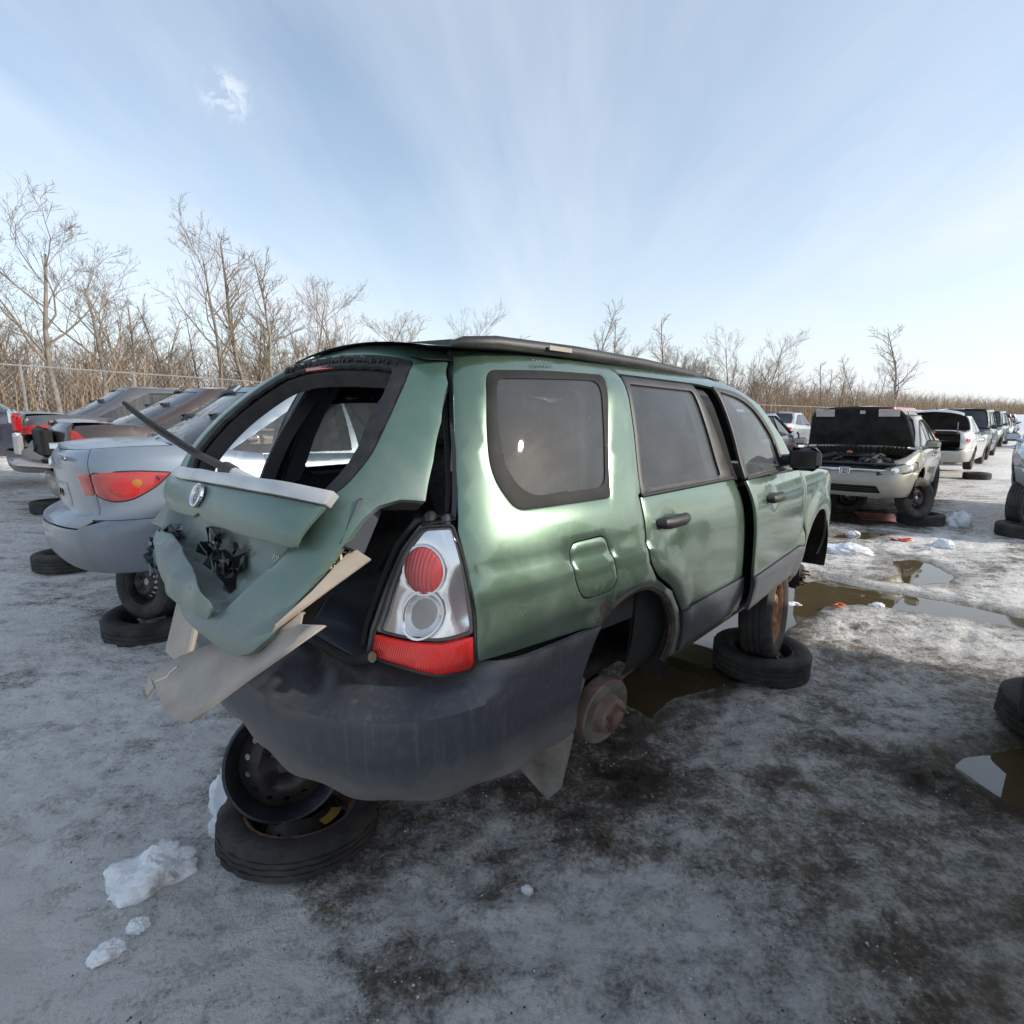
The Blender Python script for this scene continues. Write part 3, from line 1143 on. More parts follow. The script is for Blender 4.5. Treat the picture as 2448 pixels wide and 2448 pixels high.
sX = lambda x: float(np.interp(x, BO[:, 0], BS))
dent_rng = np.random.RandomState(4)
dents = [(dent_rng.uniform(-.2, .9), dent_rng.uniform(.22, .5), dent_rng.uniform(.05, .14), dent_rng.uniform(-.012, .006)) for _ in range(14)]


def bdent(s, z):
    h = -.045 * np.exp(-((s - .42) / .10) ** 2 - ((z - .535) / .035) ** 2)
    h = h + .012 * np.exp(-((s - .30) / .05) ** 2 - ((z - .50) / .05) ** 2)
    for (a, b_, r_, q) in dents:
        h = h + q * np.exp(-((s - a) / r_) ** 2 - ((z - b_) / (r_ * .6)) ** 2)
    h = h + .006 * np.sin(s * 23) * np.clip((.3 - z) / .1, 0, 1)
    return h


bp_poly = [(-1.25, .59), (-1.25, .22), (-.9, .20), (-.5, .205), (0, .200), (.4, .205), (.8, .195), (1.05, .19), (sX(-.42), .20), (sX(-.315), .22), (sX(-.325), .32), (sX(-.307), .436), (sX(-.257), .518), (sX(-.205), .586)]
m, t, b, o = new_mat('bumper_plastic')
tc = t.n('ShaderNodeTexCoord')
spz = t.n('ShaderNodeSeparateXYZ')
t.l(tc.outputs['Object'], spz.inputs[0])
n1 = t.noise(tc.outputs['Object'], 2.6, 7, .6, .4)
n2 = t.noise(tc.outputs['Object'], 38, 5, .7)
mp = t.n('ShaderNodeMapping')
mp.inputs['Scale'].default_value = (34, 34, 2.2)
t.l(tc.outputs['Object'], mp.inputs[0])
n3 = t.noise(mp.outputs[0], 1, 5, .65)
lowm = t.maprange(spz.outputs[2], .17, .36, 1, 0)
topm = t.maprange(spz.outputs[2], .535, .575, 0, 1)
f1 = t.math('MULTIPLY', lowm, t.maprange(n1, .3, .55, .35, 1))
f2 = t.math('MULTIPLY', topm, t.maprange(n1, .44, .66, 0.05, .6))
f3 = t.math('MULTIPLY', t.maprange(n3, .55, .78), .24)
f4 = t.math('ADD', t.math('ADD', f1, f2), f3)
f4 = t.math('ADD', f4, t.math('MULTIPLY', t.maprange(n2, .5, .78), .16), clamp=True)
t.l(t.mix(f4, (.045, .050, .062), (.235, .22, .195)), b.inputs['Base Color'])
t.l(t.maprange(f4, 0, 1, .38, .8), b.inputs['Roughness'])
bb = t.n('ShaderNodeBump')
bb.inputs['Strength'].default_value = .2
bb.inputs['Distance'].default_value = .004
t.l(n2, bb.inputs['Height'])
t.l(bb.outputs[0], b.inputs['Normal'])
panel('rear_bumper', bp_poly, bsurf, 'bumper_plastic', wagon, res=.021, center=(-.2, 0, .4), extra=bdent, thick=.02)
# load sill inside the tailgate opening
MB().box((-.86, 0, .588), (.20, 1.02, .02), None, .006).build('load_sill', 'cladding', wagon)
MB().tube([(-.965, -.60, .64), (-.985, -.50, .604), (-.99, -.2, .602), (-.99, .3, .602), (-.98, .55, .61)], .016, 8).build('opening_seal', 'seal', wagon)

# mud flap, arch liners, running gear
mf = MB()
P = [(-.335, -.845, .40), (-.335, -.62, .40), (-.40, -.63, .04), (-.395, -.79, -.03), (-.385, -.835, .03), (-.31, -.83, .2)]
mf.add([(x, y, z) for x, y, z in P] + [(x - .012, y, z) for x, y, z in P], [tuple(range(6)), tuple(reversed(range(6, 12)))] + [(i, 6 + i, 6 + (i + 1) % 6, (i + 1) % 6) for i in range(6)])
plain('mud_caked', (.10, .09, .08), (.24, .215, .185), .85, scale=9, bump=.3, bscale=60)
mf.build('mud_flap', 'mud_caked', wagon)
plain('liner', (.008, .008, .009), (.045, .038, .03), .85, scale=7, bump=.5, bscale=40)


def liner(cx, sg):
    V, F = [], []
    n = 22
    ys = [.842, .80, .70, .55, .42]
    for i in range(n + 1):
        a = R(-25 + 235 * i / n)
        for y in ys:
            r = .345 + (.02 if y < .83 else 0) + .03 * (y < .6)
            V.append((cx + r * math.cos(a), sg * y, .33 + r * math.sin(a)))
    for i in range(n):
        for j in range(len(ys) - 1):
            a = i * 5 + j
            F.append((a, a + 1, a + 6, a + 5))
    k = len(V)
    V.append((cx, sg * .42, .33))
    for i in range(n):
        F.append((i * 5 + 4, k, (i + 1) * 5 + 4))
    return obj('arch_liner', V, F, 'liner', wagon)


for cx in (.01, 2.535):
    for sg in (-1, 1):
        liner(cx, sg)
V = []
lip = MB()
pts = [(x, z) for x, z in arc(.01, .33, .345, 118, -12, 22)]
P = fsurf(np.array([p[0] for p in pts]), np.array([p[1] for p in pts]))
lip.tube([(p[0], p[1] + .012, p[2]) for p in P], .017, 6)
lip.build('arch_lip', 'grime', wagon)
rustp = panel('rust_patch', rnd([(-.262, .598, .005), (-.235, .640, .01), (-.20, .668, .01), (-.165, .684, .02), (-.11, .690, .01), (-.105, .672, .01), (-.15, .640, .02), (-.195, .598, .005)], .01), fsurf, 'grime', wagon, res=.03, off=.0015, thick=.003, edge=.004, center=CEN)


def hub(cx, cy, cz, axis, drum):
    mt = axis_mtx((cx, cy, cz), axis)
    if drum:
        b_ = MB().lathe([(.02, -.06), (.13, -.06), (.137, -.05), (.138, 0), (.132, .004), (.078, .006), (.074, .012), (.072, .040), (.064, .046), (.034, .047), (.032, .060), (.026, .064), (.0, .064)], 40, mt)
        h = b_.build('brake_disc', 'rust_tan', wagon)
    else:
        b_ = MB().lathe([(.02, -.05), (.09, -.05), (.095, -.02), (.092, .02), (.07, .026), (.03, .03), (.028, .05), (0, .05)], 28, mt)
        h = b_.build('wheel_hub', 'liner', wagon)
    for i in range(5):
        a = 2 * math.pi * i / 5 + .3
        p0 = mt @ Vector((.052 * math.cos(a), .052 * math.sin(a), .03))
        p1 = mt @ Vector((.052 * math.cos(a), .052 * math.sin(a), .075))
        MB().tube([p0, p1], .0065, 7).build('wheel_stud', 'rust', h)
    if drum:
        MB().lathe([(.088, .007), (.10, .0085), (.128, .0075)], 40, mt).build('worn_ring', 'mud_caked', h)
    return h


hub(0.0, -.755, .125, (-.10, -.985, -.08), True)
hub(2.46, -.76, .165, (-.05, -.99, -.05), False)
MB().box((-.13, -.66, .27), (.13, .10, .12), Matrix.Rotation(.5, 3, 'Y'), .03).build('brake_caliper', 'rust_tan', wagon)
MB().tube([(-.02, -.68, .12), (.22, -.55, .24), (.45, -.42, .33)], [.03, .026, .03], 8).build('trailing_arm', 'liner', wagon)
MB().tube([(0, -.68, .14), (.05, -.45, .17), (.06, -.15, .22)], .022, 8).build('lateral_link', 'liner', wagon)
sp = [(.02 + .055 * math.cos(a * .5), -.60 + .055 * math.sin(a * .5), .16 + .0085 * a) for a in range(0, 50)]
MB().tube(sp, .009, 6).build('coil_spring', 'liner', wagon)
MB().tube([(-.06, -.62, .30), (-.10, -.66, .36), (-.02, -.66, .42), (.04, -.60, .46)], .006, 6).build('brake_hose', 'seal', wagon)
MB().tube([(2.46, -.7, .16), (2.40, -.45, .2), (2.35, -.3, .25)], .028, 8).build('control_arm', 'liner', wagon)
MB().box((2.42, -.70, .27), (.10, .08, .14), None, .02).build('steering_knuckle', 'rust_orange', wagon)
MB().box((1.0, 0, .26), (3.2, 1.35, .06), None, .02).build('underbody', 'liner', wagon)

# tail lamp: housing, lenses
lamp = rnd([(-.795, 1.006, .012), (-.777, .943, .05), (-.763, .871, .05), (-.749, .784, .05), (-.723, .685, .05), (-.702, .603, .01), (-.712, .582, .01), (-.805, .580, .03), (-.906, .608, .05), (-1.022, .630, .01), (-1.028, .694, .03), (-1.008, .796, .05), (-.975, .873, .05), (-.948, .929, .05), (-.909, .979, .03), (-.884, 1.003, .02)], .02)
up = [(-1.024, .694), (-.926, .684), (-.819, .675), (-.724, .687)]
red = rnd([(-1.024, .690), (-.926, .680), (-.819, .671), (-.726, .683), (-.706, .603), (-.715, .586), (-.805, .584), (-.906, .612), (-1.018, .634)], .008)
clr = rnd([(-.797, 1.001, .01), (-.781, .943, .05), (-.767, .871, .05), (-.753, .784, .05), (-.73, .692, .01), (-.819, .680, .05), (-.926, .689, .05), (-1.022, .699, .01), (-1.003, .796, .05), (-.97, .873, .05), (-.943, .929, .05), (-.905, .975, .03), (-.882, .998, .02)], .02)
LC = (-.2, 0, .8)
th = panel('tail_lamp', lamp, fbase, 'black_gloss', wagon, res=.03, off=-.04, thick=.0, edge=0, center=LC)
ell = lambda cx, cz, a, b_, n=28: [(cx + a * math.cos(2 * math.pi * i / n), cz + b_ * math.sin(2 * math.pi * i / n)) for i in range(n)]
c1, c2 = (-.893, .880), (-.893, .752)


def bowl(cx, cz, a, b_, dp):
    return lambda u, v: dp * np.clip(np.hypot((u - cx) / a, (v - cz) / b_), 0, 1) ** 2


def refl(u, v):
    h = np.full(np.shape(u), -.026)
    for (cx, cz) in (c1, c2):
        q = np.hypot((u - cx) / .075, (v - cz) / .072)
        h = h - .022 * (1 - np.clip(q, 0, 1) ** 2)
    q = np.hypot((u + .76) / .06, (v - .80) / .1)
    return h - .012 * (1 - np.clip(q, 0, 1) ** 2)


panel('reflector', shrink(clr, .004), fbase, 'reflector', th, res=.018, off=0, thick=.0, edge=0, sink=0, center=LC, extra=refl)
panel('red_lamp', ell(*c1, .060, .068), fbase, 'red_lens', th, res=.02, off=-.004, thick=.02, center=LC, extra=lambda u, v: .008 * (1 - np.clip(np.hypot((u - c1[0]) / .06, (v - c1[1]) / .068), 0, 1) ** 2) - .01)
panel('reversing_lamp', ell(*c2, .052, .056), fbase, 'clear_fluted', th, res=.02, off=-.010, thick=.01, center=LC)
for (cx, cz), a, b_ in ((c1, .063, .071), (c2, .062, .066)):
    panel('lamp_ring', ell(cx, cz, a + .004, b_ + .004), fbase, 'chrome', th, holes=[ell(cx, cz, a - .002, b_ - .002)], res=.02, off=-.012, thick=.01, edge=0, center=LC)
panel('red_reflector_lens', red, fbase, 'red_lens_smooth', th, res=.025, off=.003, thick=.03, center=LC, sink=.004)
panel('clear_lens', clr, fbase, 'clear_lens', th, res=.03, off=.003, thick=.03, center=LC, sink=.004)
ls = np.array([p[0] for p in lamp])
lz = np.array([p[1] for p in lamp])
P = fbase(ls, lz)
MB().tube([tuple(p) for p in np.vstack([P, P[:1]])], .0045, 6, False).build('lamp_gasket', 'seal', th)
MB().box((-.775, -.745, .655), (.0, .0, .0)).v
# tailgate opening jamb
js = [(-.886, 1.534), (-.882, 1.452), (-.839, 1.33), (-.80, 1.216), (-.777, 1.105), (-.785, 1.02)]
jl = [(-.884, 1.003), (-.948, .929), (-.977, .873), (-1.01, .796), (-1.032, .694), (-1.026, .63)]
A = fbase(np.array([p[0] for p in js + jl]), np.array([p[1] for p in js + jl]))
for sg in (1, -1):
    V, F = [], []
    for i, p in enumerate(A):
        k = 1.0 if i < 6 else .75
        for (dx, dy) in ((.004, .004), (.012 * k, .035 * k), (.05 * k, .05 * k), (.055 * k, .085 * k), (.14, .10)):
            V.append((p[0] + dx, sg * (p[1] + dy), p[2]))
    for i in range(len(A) - 1):
        for j in range(4):
            a = i * 5 + j
            F.append((a, a + 5, a + 6, a + 1) if sg > 0 else (a, a + 1, a + 6, a + 5))
    obj('tailgate_jamb', V, F, 'cladding', wagon)
    MB().tube([(p[0] + .03, sg * (p[1] + .075), p[2]) for p in A], .011, 6).build('opening_seal', 'seal', wagon)
MB().tube([(-.60, -.555, 1.40), (-.655, -.610, 1.22), (-.675, -.628, 1.15)], .011, 8).build('gas_strut', 'trim_beige', wagon)
MB().tube([(-.675, -.628, 1.15), (-.70, -.655, 1.05), (-.705, -.662, 1.02)], .0065, 8).build('strut_rod', 'chrome', wagon)
MB().box((-.735, -.665, 1.015), (.045, .03, .035), Matrix.Rotation(.5, 3, 'Z'), .008).build('strut_bracket', 'cladding', wagon)
MB().box((-.79, -.655, 1.03), (.05, .03, .03), Matrix.Rotation(.7, 3, 'Z'), .008).build('bump_stop', 'black_plastic', wagon)

panel('pillar_trim', [(-1.14, .98), (-1.11, 1.2), (-1.06, 1.42), (-.98, 1.51), (-.78, 1.50), (-.76, 1.0)], fsurfL, 'interior', wagon, res=.07, off=-.05, thick=.05, edge=0, center=CEN)
# cabin
MB().box((.25, 0, .52), (2.3, 1.3, .05), None, .01).build('cargo_floor', 'interior', wagon)
MB().box((-.75, 0, .50), (.4, 1.05, .06), None, .01).build('cargo_carpet', 'interior', wagon)
for sg, sf in ((-1, fsurf), (1, fsurfL)):
    panel('side_trim', [(-.84, 1.50), (-.80, 1.30), (-.76, 1.0), (-.72, .55), (.55, .50), (.5, 1.0), (.16, 1.0), (.24, 1.46), (.95, 1.46), (.9, 1.51)], sf, 'interior', wagon, holes=[qgl], res=.07, off=-.06, thick=.045, edge=0, center=CEN)
for i, y in enumerate((-.38, 0, .38)):
    MB().box((.18, y, .86), (.14, .36, .60), Matrix.Rotation(-.22, 3, 'Y'), .05).build('rear_seat_back', 'seat_cloth', wagon)
    if y:
        MB().box((.06, y, 1.25), (.09, .25, .15), Matrix.Rotation(-.2, 3, 'Y'), .04).build('headrest', 'seat_cloth', wagon)
for y in (-.38, .38):
    MB().box((1.15, y, .90), (.14, .46, .66), Matrix.Rotation(-.25, 3, 'Y'), .06).build('front_seat_back', 'seat_cloth', wagon)
    MB().box((1.03, y, 1.32), (.10, .27, .18), Matrix.Rotation(-.2, 3, 'Y'), .04).build('headrest', 'seat_cloth', wagon)
MB().box((1.9, 0, .9), (.4, 1.3, .2), None, .06).build('dashboard', 'interior', wagon)
wt = MB()
wt.box((-.05, -.655, 1.24), (.07, .004, .05), Matrix.Rotation(.5, 3, 'Y'))
wt.box((-.03, -.655, 1.28), (.03, .004, .07), Matrix.Rotation(.3, 3, 'Y'))
wt.build('torn_tape', 'white_plate', wagon)
# loose film over the far window
V, F = [], []
r2 = np.random.RandomState(3)
ph = r2.uniform(0, 6.28, 12)
for i in range(34):
    for j in range(20):
        u, v = -.58 + .62 * i / 33, 1.10 + .31 * j / 19
        p = fsurfL(np.array([u]), np.array([v]))[0]
        dpt = .012 * math.sin(u * 38 + ph[0] + 3 * math.sin(v * 16 + ph[1])) + .010 * math.sin(v * 70 + ph[2] + 2.5 * math.sin(u * 22)) + .006 * math.sin(u * 90 + v * 60)
        V.append((p[0], p[1] - .075 + dpt, p[2]))
for i in range(33):
    for j in range(19):
        a = i * 20 + j
        F.append((a, a + 1, a + 21, a + 20))
m, t, b, o = new_mat('plastic_film')
b.inputs['Base Color'].default_value = (.6, .64, .62, 1)
b.inputs['Roughness'].default_value = .12
tr = t.n('ShaderNodeBsdfTransparent')
mx = t.n('ShaderNodeMixShader')
mx.inputs[0].default_value = .5
t.l(tr.outputs[0], mx.inputs[1])
t.l(b.outputs[0], mx.inputs[2])
t.l(mx.outputs[0], o.inputs['Surface'])
obj('window_film', V, F, 'plastic_film', wagon)
P = fsurf(np.array([-.22]), np.array([1.495]))[0]
text_mesh('yard_number', '569004', .035, 'writing_dark', wagon, Matrix.Translation((P[0] - .06, P[1] - .012, P[2] - .008)) @ Matrix.Rotation(R(-28), 4, 'X') @ Matrix.Rotation(R(90), 4, 'X'), .0006, .3)

# ---------------------------------------------------------------- the torn tailgate
HX, HZ = -.60, 1.53
_nb = int(np.argmax(OUT[:, 0] > -.3))
yb, sb = np.maximum.accumulate(-OUT[:_nb, 1]), FS[:_nb]


def rxs(y, z):
    s = np.interp(np.abs(y) / smg(z, ZK, WK, .045), yb, sb)
    return fbase(s, z)[..., 0]


def hatch_at(deg):
    c, s = math.cos(R(deg)), math.sin(R(deg))

    def f(y, z):
        ye = np.where(y < 0, y, .45 * y)
        x = rxs(ye, z) - HX
        zz = z - HZ
        return np.stack([c * x + s * zz + HX, y + 0 * x, -s * x + c * zz + HZ], -1)
    return f


H17, H21 = hatch_at(17.0), hatch_at(21.0)
HC = (-.3, 0, 1.0)
outline = [(-.30, 1.566), (-.436, 1.553), (-.565, 1.411), (-.635, 1.273), (-.678, 1.152), (-.697, 1.089), (-.714, 1.036), (-.683, 1.026), (-.654, .996), (-.638, .95), (-.628, .893), (-.607, .836), (-.583, .778), (-.556, .683), (-.545, .62), (-.508, .564),
           (-.463, .540), (-.406, .534), (-.322, .542), (-.155, .561), (.021, .591), (.193, .605), (.30, .64), (.36, .625), (.43, .655), (.47, .70), (.44, .745), (.60, .742), (.75, .735), (.63, .82), (.63, 1.0), (.625, 1.10), (.605, 1.25), (.555, 1.40), (.45, 1.53), (.2, 1.566), (-.1, 1.569)]
g_out = rnd([(-.407, 1.487, .03), (-.473, 1.392, .1), (-.54, 1.247, .1), (-.574, 1.12, .06), (-.562, 1.03, .06), (-.52, .975, .03), (0, .968, .1), (.52, .975, .05), (.55, 1.06, .05), (.53, 1.2, .1), (.48, 1.36, .1), (.40, 1.475, .05), (.2, 1.517, .1), (-.2, 1.507, .1)])
g_in = rnd([(-.372, 1.447, .03), (-.43, 1.365, .1), (-.498, 1.195, .1), (-.525, 1.12, .05), (-.512, 1.03, .04), (-.48, .995, .02), (0, .985, .1), (.47, .995, .03), (.495, 1.06, .04), (.478, 1.2, .1), (.432, 1.34, .1), (.36, 1.437, .05), (.2, 1.468, .1), (-.15, 1.458, .1)])
hole = [(.151, .763), (.10, .75), (.05, .765), (-.007, .756), (-.03, .775), (-.056, .784), (-.09, .768), (-.119, .78), (-.125, .758), (-.143, .742), (-.17, .72), (-.216, .691), (-.205, .675), (-.196, .668), (-.12, .672), (-.033, .689), (.01, .695), (.055, .712), (.09, .735)]
rec = [(-.485, .86), (-.40, .742), (-.328, .623), (-.288, .600), (-.1, .625), (.2, .66), (.42, .72), (.52, .78), (.55, .90), (0, .93), (-.45, .92)]


def hdent(u, v):
    P = np.stack([u, v], -1)
    ins = inside(P, rec)
    d = seg_dist(P, rec)
    h = np.where(ins, -.055 * sstep(d / .05), 0)
    h = h + .016 * np.exp(-((u + .2) / .25) ** 2 - ((v - .57) / .03) ** 2)
    low = np.clip((.93 - v) / .25, 0, 1)
    cr1 = np.abs(2 * vnoise(u * 7 + v * 3 + 11, v * 6 - u * 2 + 5, 3) - 1)
    cr2 = np.abs(2 * vnoise(u * 16 - v * 9, v * 15 + u * 4, 8) - 1)
    near_hole = np.exp(-((u - .12) / .26) ** 2 - ((v - .70) / .12) ** 2)
    h = h + low * (.006 * (cr1 - .5) + near_hole * (.030 * (cr1 - .5) + .016 * (cr2 - .5)))
    q = np.hypot(u + .02, v - .72)
    h = h - .03 * np.exp(-(q / .16) ** 2)
    h = h - .010 * np.exp(-((u + .485) / .02) ** 2 - ((v - .86) / .02) ** 2)
    return h


gate = None
gate = panel('tailgate', outline, H17, 'green_hatch', wagon, holes=[g_out, hole], res=.030, center=HC, extra=hdent, thick=.022, edge=.006)
panel('window_seal', g_out, H17, 'seal', gate, holes=[g_in], res=.04, off=-.006, thick=.012, center=HC, extra=lambda u, v: .003 * np.sin(u * 90) * np.sin(v * 77))
panel('gate_lining', outline[:7] + [(-.60, 1.0), (-.55, .96), (.55, .96), (.60, 1.0)] + outline[31:], H17, 'interior', gate, holes=[shrink(g_in, .012)], res=.06, off=-.028, thick=.055, edge=0, center=HC)
# broken-out glass edge: ragged rubber along the top
jr = MB()
for i in range(60):
    u = -.36 + .72 * i / 59
    v = float(np.interp(u, [-.4, -.15, .2, .36], [1.465, 1.482, 1.490, 1.46]))
    p = H17(np.array([u]), np.array([v]))[0]
    k = rng.uniform(.004, .012)
    jr.box((p[0] - .004, p[1], p[2] + rng.uniform(-.006, .006)), (k, .013, k * 1.6), Matrix.Rotation(rng.uniform(-1, 1), 3, 'X'))
jr.build('glass_remains', 'seal', gate)
# folded-out skin at the torn lower edge
flap = [(.479, .731), (.40, .69), (.284, .66), (.15, .615), (.021, .591), (-.15, .577), (-.284, .590), (-.321, .625), (-.19, .655), (-.038, .690), (.09, .71), (.215, .735), (.33, .745)]
panel('folded_skin', flap, H17, 'green_hatch', gate, res=.03, off=.012, center=HC, thick=.006, extra=lambda u, v: .022 * (1 - np.abs(2 * np.clip((v - .585 - .12 * np.clip(u, 0, 1)) / .12, 0, 1) - 1)) + .014 * (np.abs(2 * vnoise(u * 9 + 3, v * 11, 4) - 1) - .5))
# torn metal inside the hole and at the left edge
tm = MB()
for i in range(26):
    u, v = rng.uniform(-.2, .14), rng.uniform(.68, .77)
    p = Vector(H17(np.array([u]), np.array([v]))[0])
    p.x += rng.uniform(.03, .09)
    q = [p + Vector((rng.uniform(-.02, .02), rng.uniform(-.045, .045), rng.uniform(-.035, .035))) for _ in range(4)]
    n_ = Vector((.004, .002, .003))
    tm.add(q + [a + n_ for a in q], [(0, 1, 2, 3), (7, 6, 5, 4), (0, 4, 5, 1), (1, 5, 6, 2), (2, 6, 7, 3), (3, 7, 4, 0)])
tm.build('torn_metal', 'black_plastic', gate)
tm = MB()
for i in range(34):
    t_ = i / 33
    u = .30 + .2 * math.sin(t_ * 3)
    v = .60 + .16 * t_
    p = Vector(H17(np.array([u]), np.array([v]))[0])
    q = [p + Vector((rng.uniform(-.02, .04), rng.uniform(-.05, .05), rng.uniform(-.03, .03))) for _ in range(4)]
    n_ = Vector((.003, .003, .003))
    tm.add(q + [a + n_ for a in q], [(0, 1, 2, 3), (7, 6, 5, 4), (0, 4, 5, 1), (1, 5, 6, 2), (2, 6, 7, 3), (3, 7, 4, 0)])
tm.build('torn_metal', 'cladding', gate)
# inner skin so that the hole and the opening show dark depth
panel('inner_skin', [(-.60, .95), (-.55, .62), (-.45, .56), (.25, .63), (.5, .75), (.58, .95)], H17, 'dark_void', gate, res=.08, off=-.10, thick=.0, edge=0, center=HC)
# plastic garnish, torn loose
gst = rnd([(.41, .930, .004), (.352, .960, .004), (-.081, .968, .1), (-.412, .979, .1), (-.592, .985, .004), (-.588, .947, .004), (-.248, .936, .1), (.308, .919, .05)], .004)
glo = rnd([(.43, .925, .004), (.308, .915, .1), (-.248, .932, .1), (-.586, .943, .004), (-.547, .823, .01), (-.346, .813, .1), (-.06, .815, .02), (-.01, .832, .008), (.04, .815, .02), (.20, .806, .1), (.352, .809, .03), (.43, .835, .02), (.50, .915, .02)], .01)
g1 = panel('garnish', glo, H21, 'green_hatch', gate, res=.04, off=.010, thick=.012, center=HC, extra=lambda u, v: -.02 * np.clip((.87 - v) / .06, 0, 1) ** 2 + .002 * np.sin(u * 9))
panel('garnish_ledge', gst, H21, 'silver_plastic', g1, res=.04, off=.022, thick=.03, center=HC, extra=lambda u, v: -.5 * (v - .95) * 0 + .003 * np.sin(u * 25))
pe = H21(np.array([.003]), np.array([.884]))[0]
en = Vector((-.93, 0.0, .36))
mt = axis_mtx(Vector(pe) + en.normalized() * .014, en) @ Matrix.Diagonal((1.0, .93, 1, 1))
em = MB().lathe([(.030, .004), (.034, .010), (.038, .011), (.042, .008), (.043, 0)], 32, mt).build('emblem_ring', 'chrome', g1)
plain('emblem_blue', (.02, .026, .06), (.04, .05, .085), .25, scale=60)
MB().lathe([(0, .006), (.02, .0055), (.032, .004)], 28, mt).build('emblem_field', 'emblem_blue', em)
for (a, b_, k) in ((-.012, .006, .0075), (.004, .009, .004), (.012, .002, .004), (.010, -.008, .004), (0, -.010, .004), (-.006, -.004, .003)):
    st = []
    for i in range(8):
        rr = k if i % 2 == 0 else k * .3
        st.append(mt @ Vector((a + rr * math.cos(i * math.pi / 4), b_ + rr * math.sin(i * math.pi / 4), .0085)))
    obj('emblem_star', st, [tuple(range(8))], 'chrome', em, False)
pe = H17(np.array([-.42]), np.array([.775]))[0]
text_mesh('badge', 'FORESTER', .022, 'silver_plastic', gate, Matrix.Translation((pe[0] + .035, pe[1] + .02, pe[2])) @ Matrix.Rotation(R(-90), 4, 'Z') @ Matrix.Rotation(R(70), 4, 'X'), .002)
# rear wiper lifted off its post
MB().tube([(-1.10, -.20, 1.115), (-1.12, -.10, 1.14)], .019, 12).build('wiper_motor', 'silver_plastic', gate)
MB().tube([(-1.12, -.10, 1.14), (-1.13, -.05, 1.15)], [.022, .026], 12).build('wiper_pivot', 'steel_black', gate)
wa = MB().tube([(-1.13, -.05, 1.155), (-1.18, .07, 1.20), (-1.24, .18, 1.262), (-1.30, .31, 1.345)], [.014, .012, .009, .006], 8).build('wiper_arm', 'black_plastic', gate)
MB().tube([(-1.165, .03, 1.19), (-1.215, .13, 1.245), (-1.27, .24, 1.31), (-1.305, .325, 1.36)], .007, 6).build('wiper_blade', 'seal', wa)
# hanging inner trim
mb = MB()


def plate(mb, pts, n, th_=.006):
    n = Vector(n).normalized() * th_
    P = [Vector(p) for p in pts]
    k = len(P)
    mb.add(P + [p + n for p in P], [tuple(range(k)), tuple(reversed(range(k, 2 * k)))] + [(i, k + i, k + (i + 1) % k, (i + 1) % k) for i in range(k)])


plate(mb, [(-1.0, -.588, .966), (-1.0, -.677, .949), (-1.10, -.60, .86), (-1.215, -.53, .765), (-1.20, -.50, .75), (-1.215, -.57, .80), (-1.12, -.585, .87)], (.5, .5, -.6))
mb.build('upper_trim', 'trim_beige', gate)
gr = MB()
for i in range(4):
    gr.box((-1.035, -.555 - .0, .955 - .018 * i), (.006, .07, .004), Matrix.Rotation(.4, 3, 'Z'))
    gr.box((-1.035, -.525 - .02 * i, .93), (.006, .004, .06))
gr.build('trim_vent', 'trim_beige', gate)
MB().box((-.98, -.60, 1.02), (.10, .02, .14), Matrix.Rotation(.5, 3, 'Y') @ Matrix.Rotation(.3, 3, 'Z'), .008).build('trim_bracket', 'cladding', gate)
mb = MB()
e1 = [(-1.165, -.735, .832), (-1.225, -.615, .735), (-1.285, -.505, .645), (-1.335, -.43, .575), (-1.38, -.372, .522)]       # lower free edge
e2 = [(-1.175, -.62, .805), (-1.235, -.49, .70), (-1.30, -.365, .60), (-1.35, -.285, .535), (-1.40, -.22, .50)]              # fold
e3 = [(-1.12, -.53, .80), (-1.19, -.30, .72), (-1.245, -.12, .62), (-1.29, .04, .545), (-1.345, .24, .43)]                   # upper edge, under the gate
V, F = [], []
for (a, b_, c) in zip(e1, e2, e3):
    mid = tuple((p + q) / 2 for p, q in zip(b_, c))
    V += [a, tuple((p + q) / 2 for p, q in zip(a, b_)), b_, (mid[0], mid[1], mid[2] + .012), c]
for i in range(4):
    for j in range(4):
        q = i * 5 + j
        F.append((q, q + 1, q + 6, q + 5))
lowt = obj('lower_trim', V, F, 'trim_grey', gate, True, 25)
sm_ = lowt.modifiers.new('thickness', 'SOLIDIFY')
sm_.thickness = .007
plate(MB(), [(0, 0, 0)] * 3, (0, 0, 1))
tip = MB()
plate(tip, [(-1.345, .24, .43), (-1.375, .02, .475), (-1.385, .12, .40), (-1.365, .20, .355), (-1.36, .26, .372)], (.6, .2, -.5), .006)
tip.build('trim_corner', 'trim_grey', gate)
MB().tube([(-1.33, -.10, .57), (-1.345, -.07, .545), (-1.35, -.06, .53), (-1.375, -.02, .508)], .0035, 6).build('trim_clip_wire', 'silver_plastic', gate)
MB().box((-1.26, .10, .60), (.02, .22, .20), Matrix.Rotation(.3, 3, 'Y'), .006).build('trim_back_panel', 'trim_grey', gate)
# roof aerial stub and high brake lamp
pe = H17(np.array([.2]), np.array([1.56]))[0]
MB().box((pe[0] - .01, pe[1], pe[2] + .01), (.02, .012, .02), None, .003).build('washer_nozzle', 'black_plastic', gate)
pe = H17(np.array([.05]), np.array([1.435]))[0]
MB().box((pe[0] + .05, pe[1] + .03, pe[2] + .012), (.03, .22, .018), None, .004).build('high_brake_lamp', 'red_lens_dull', gate)

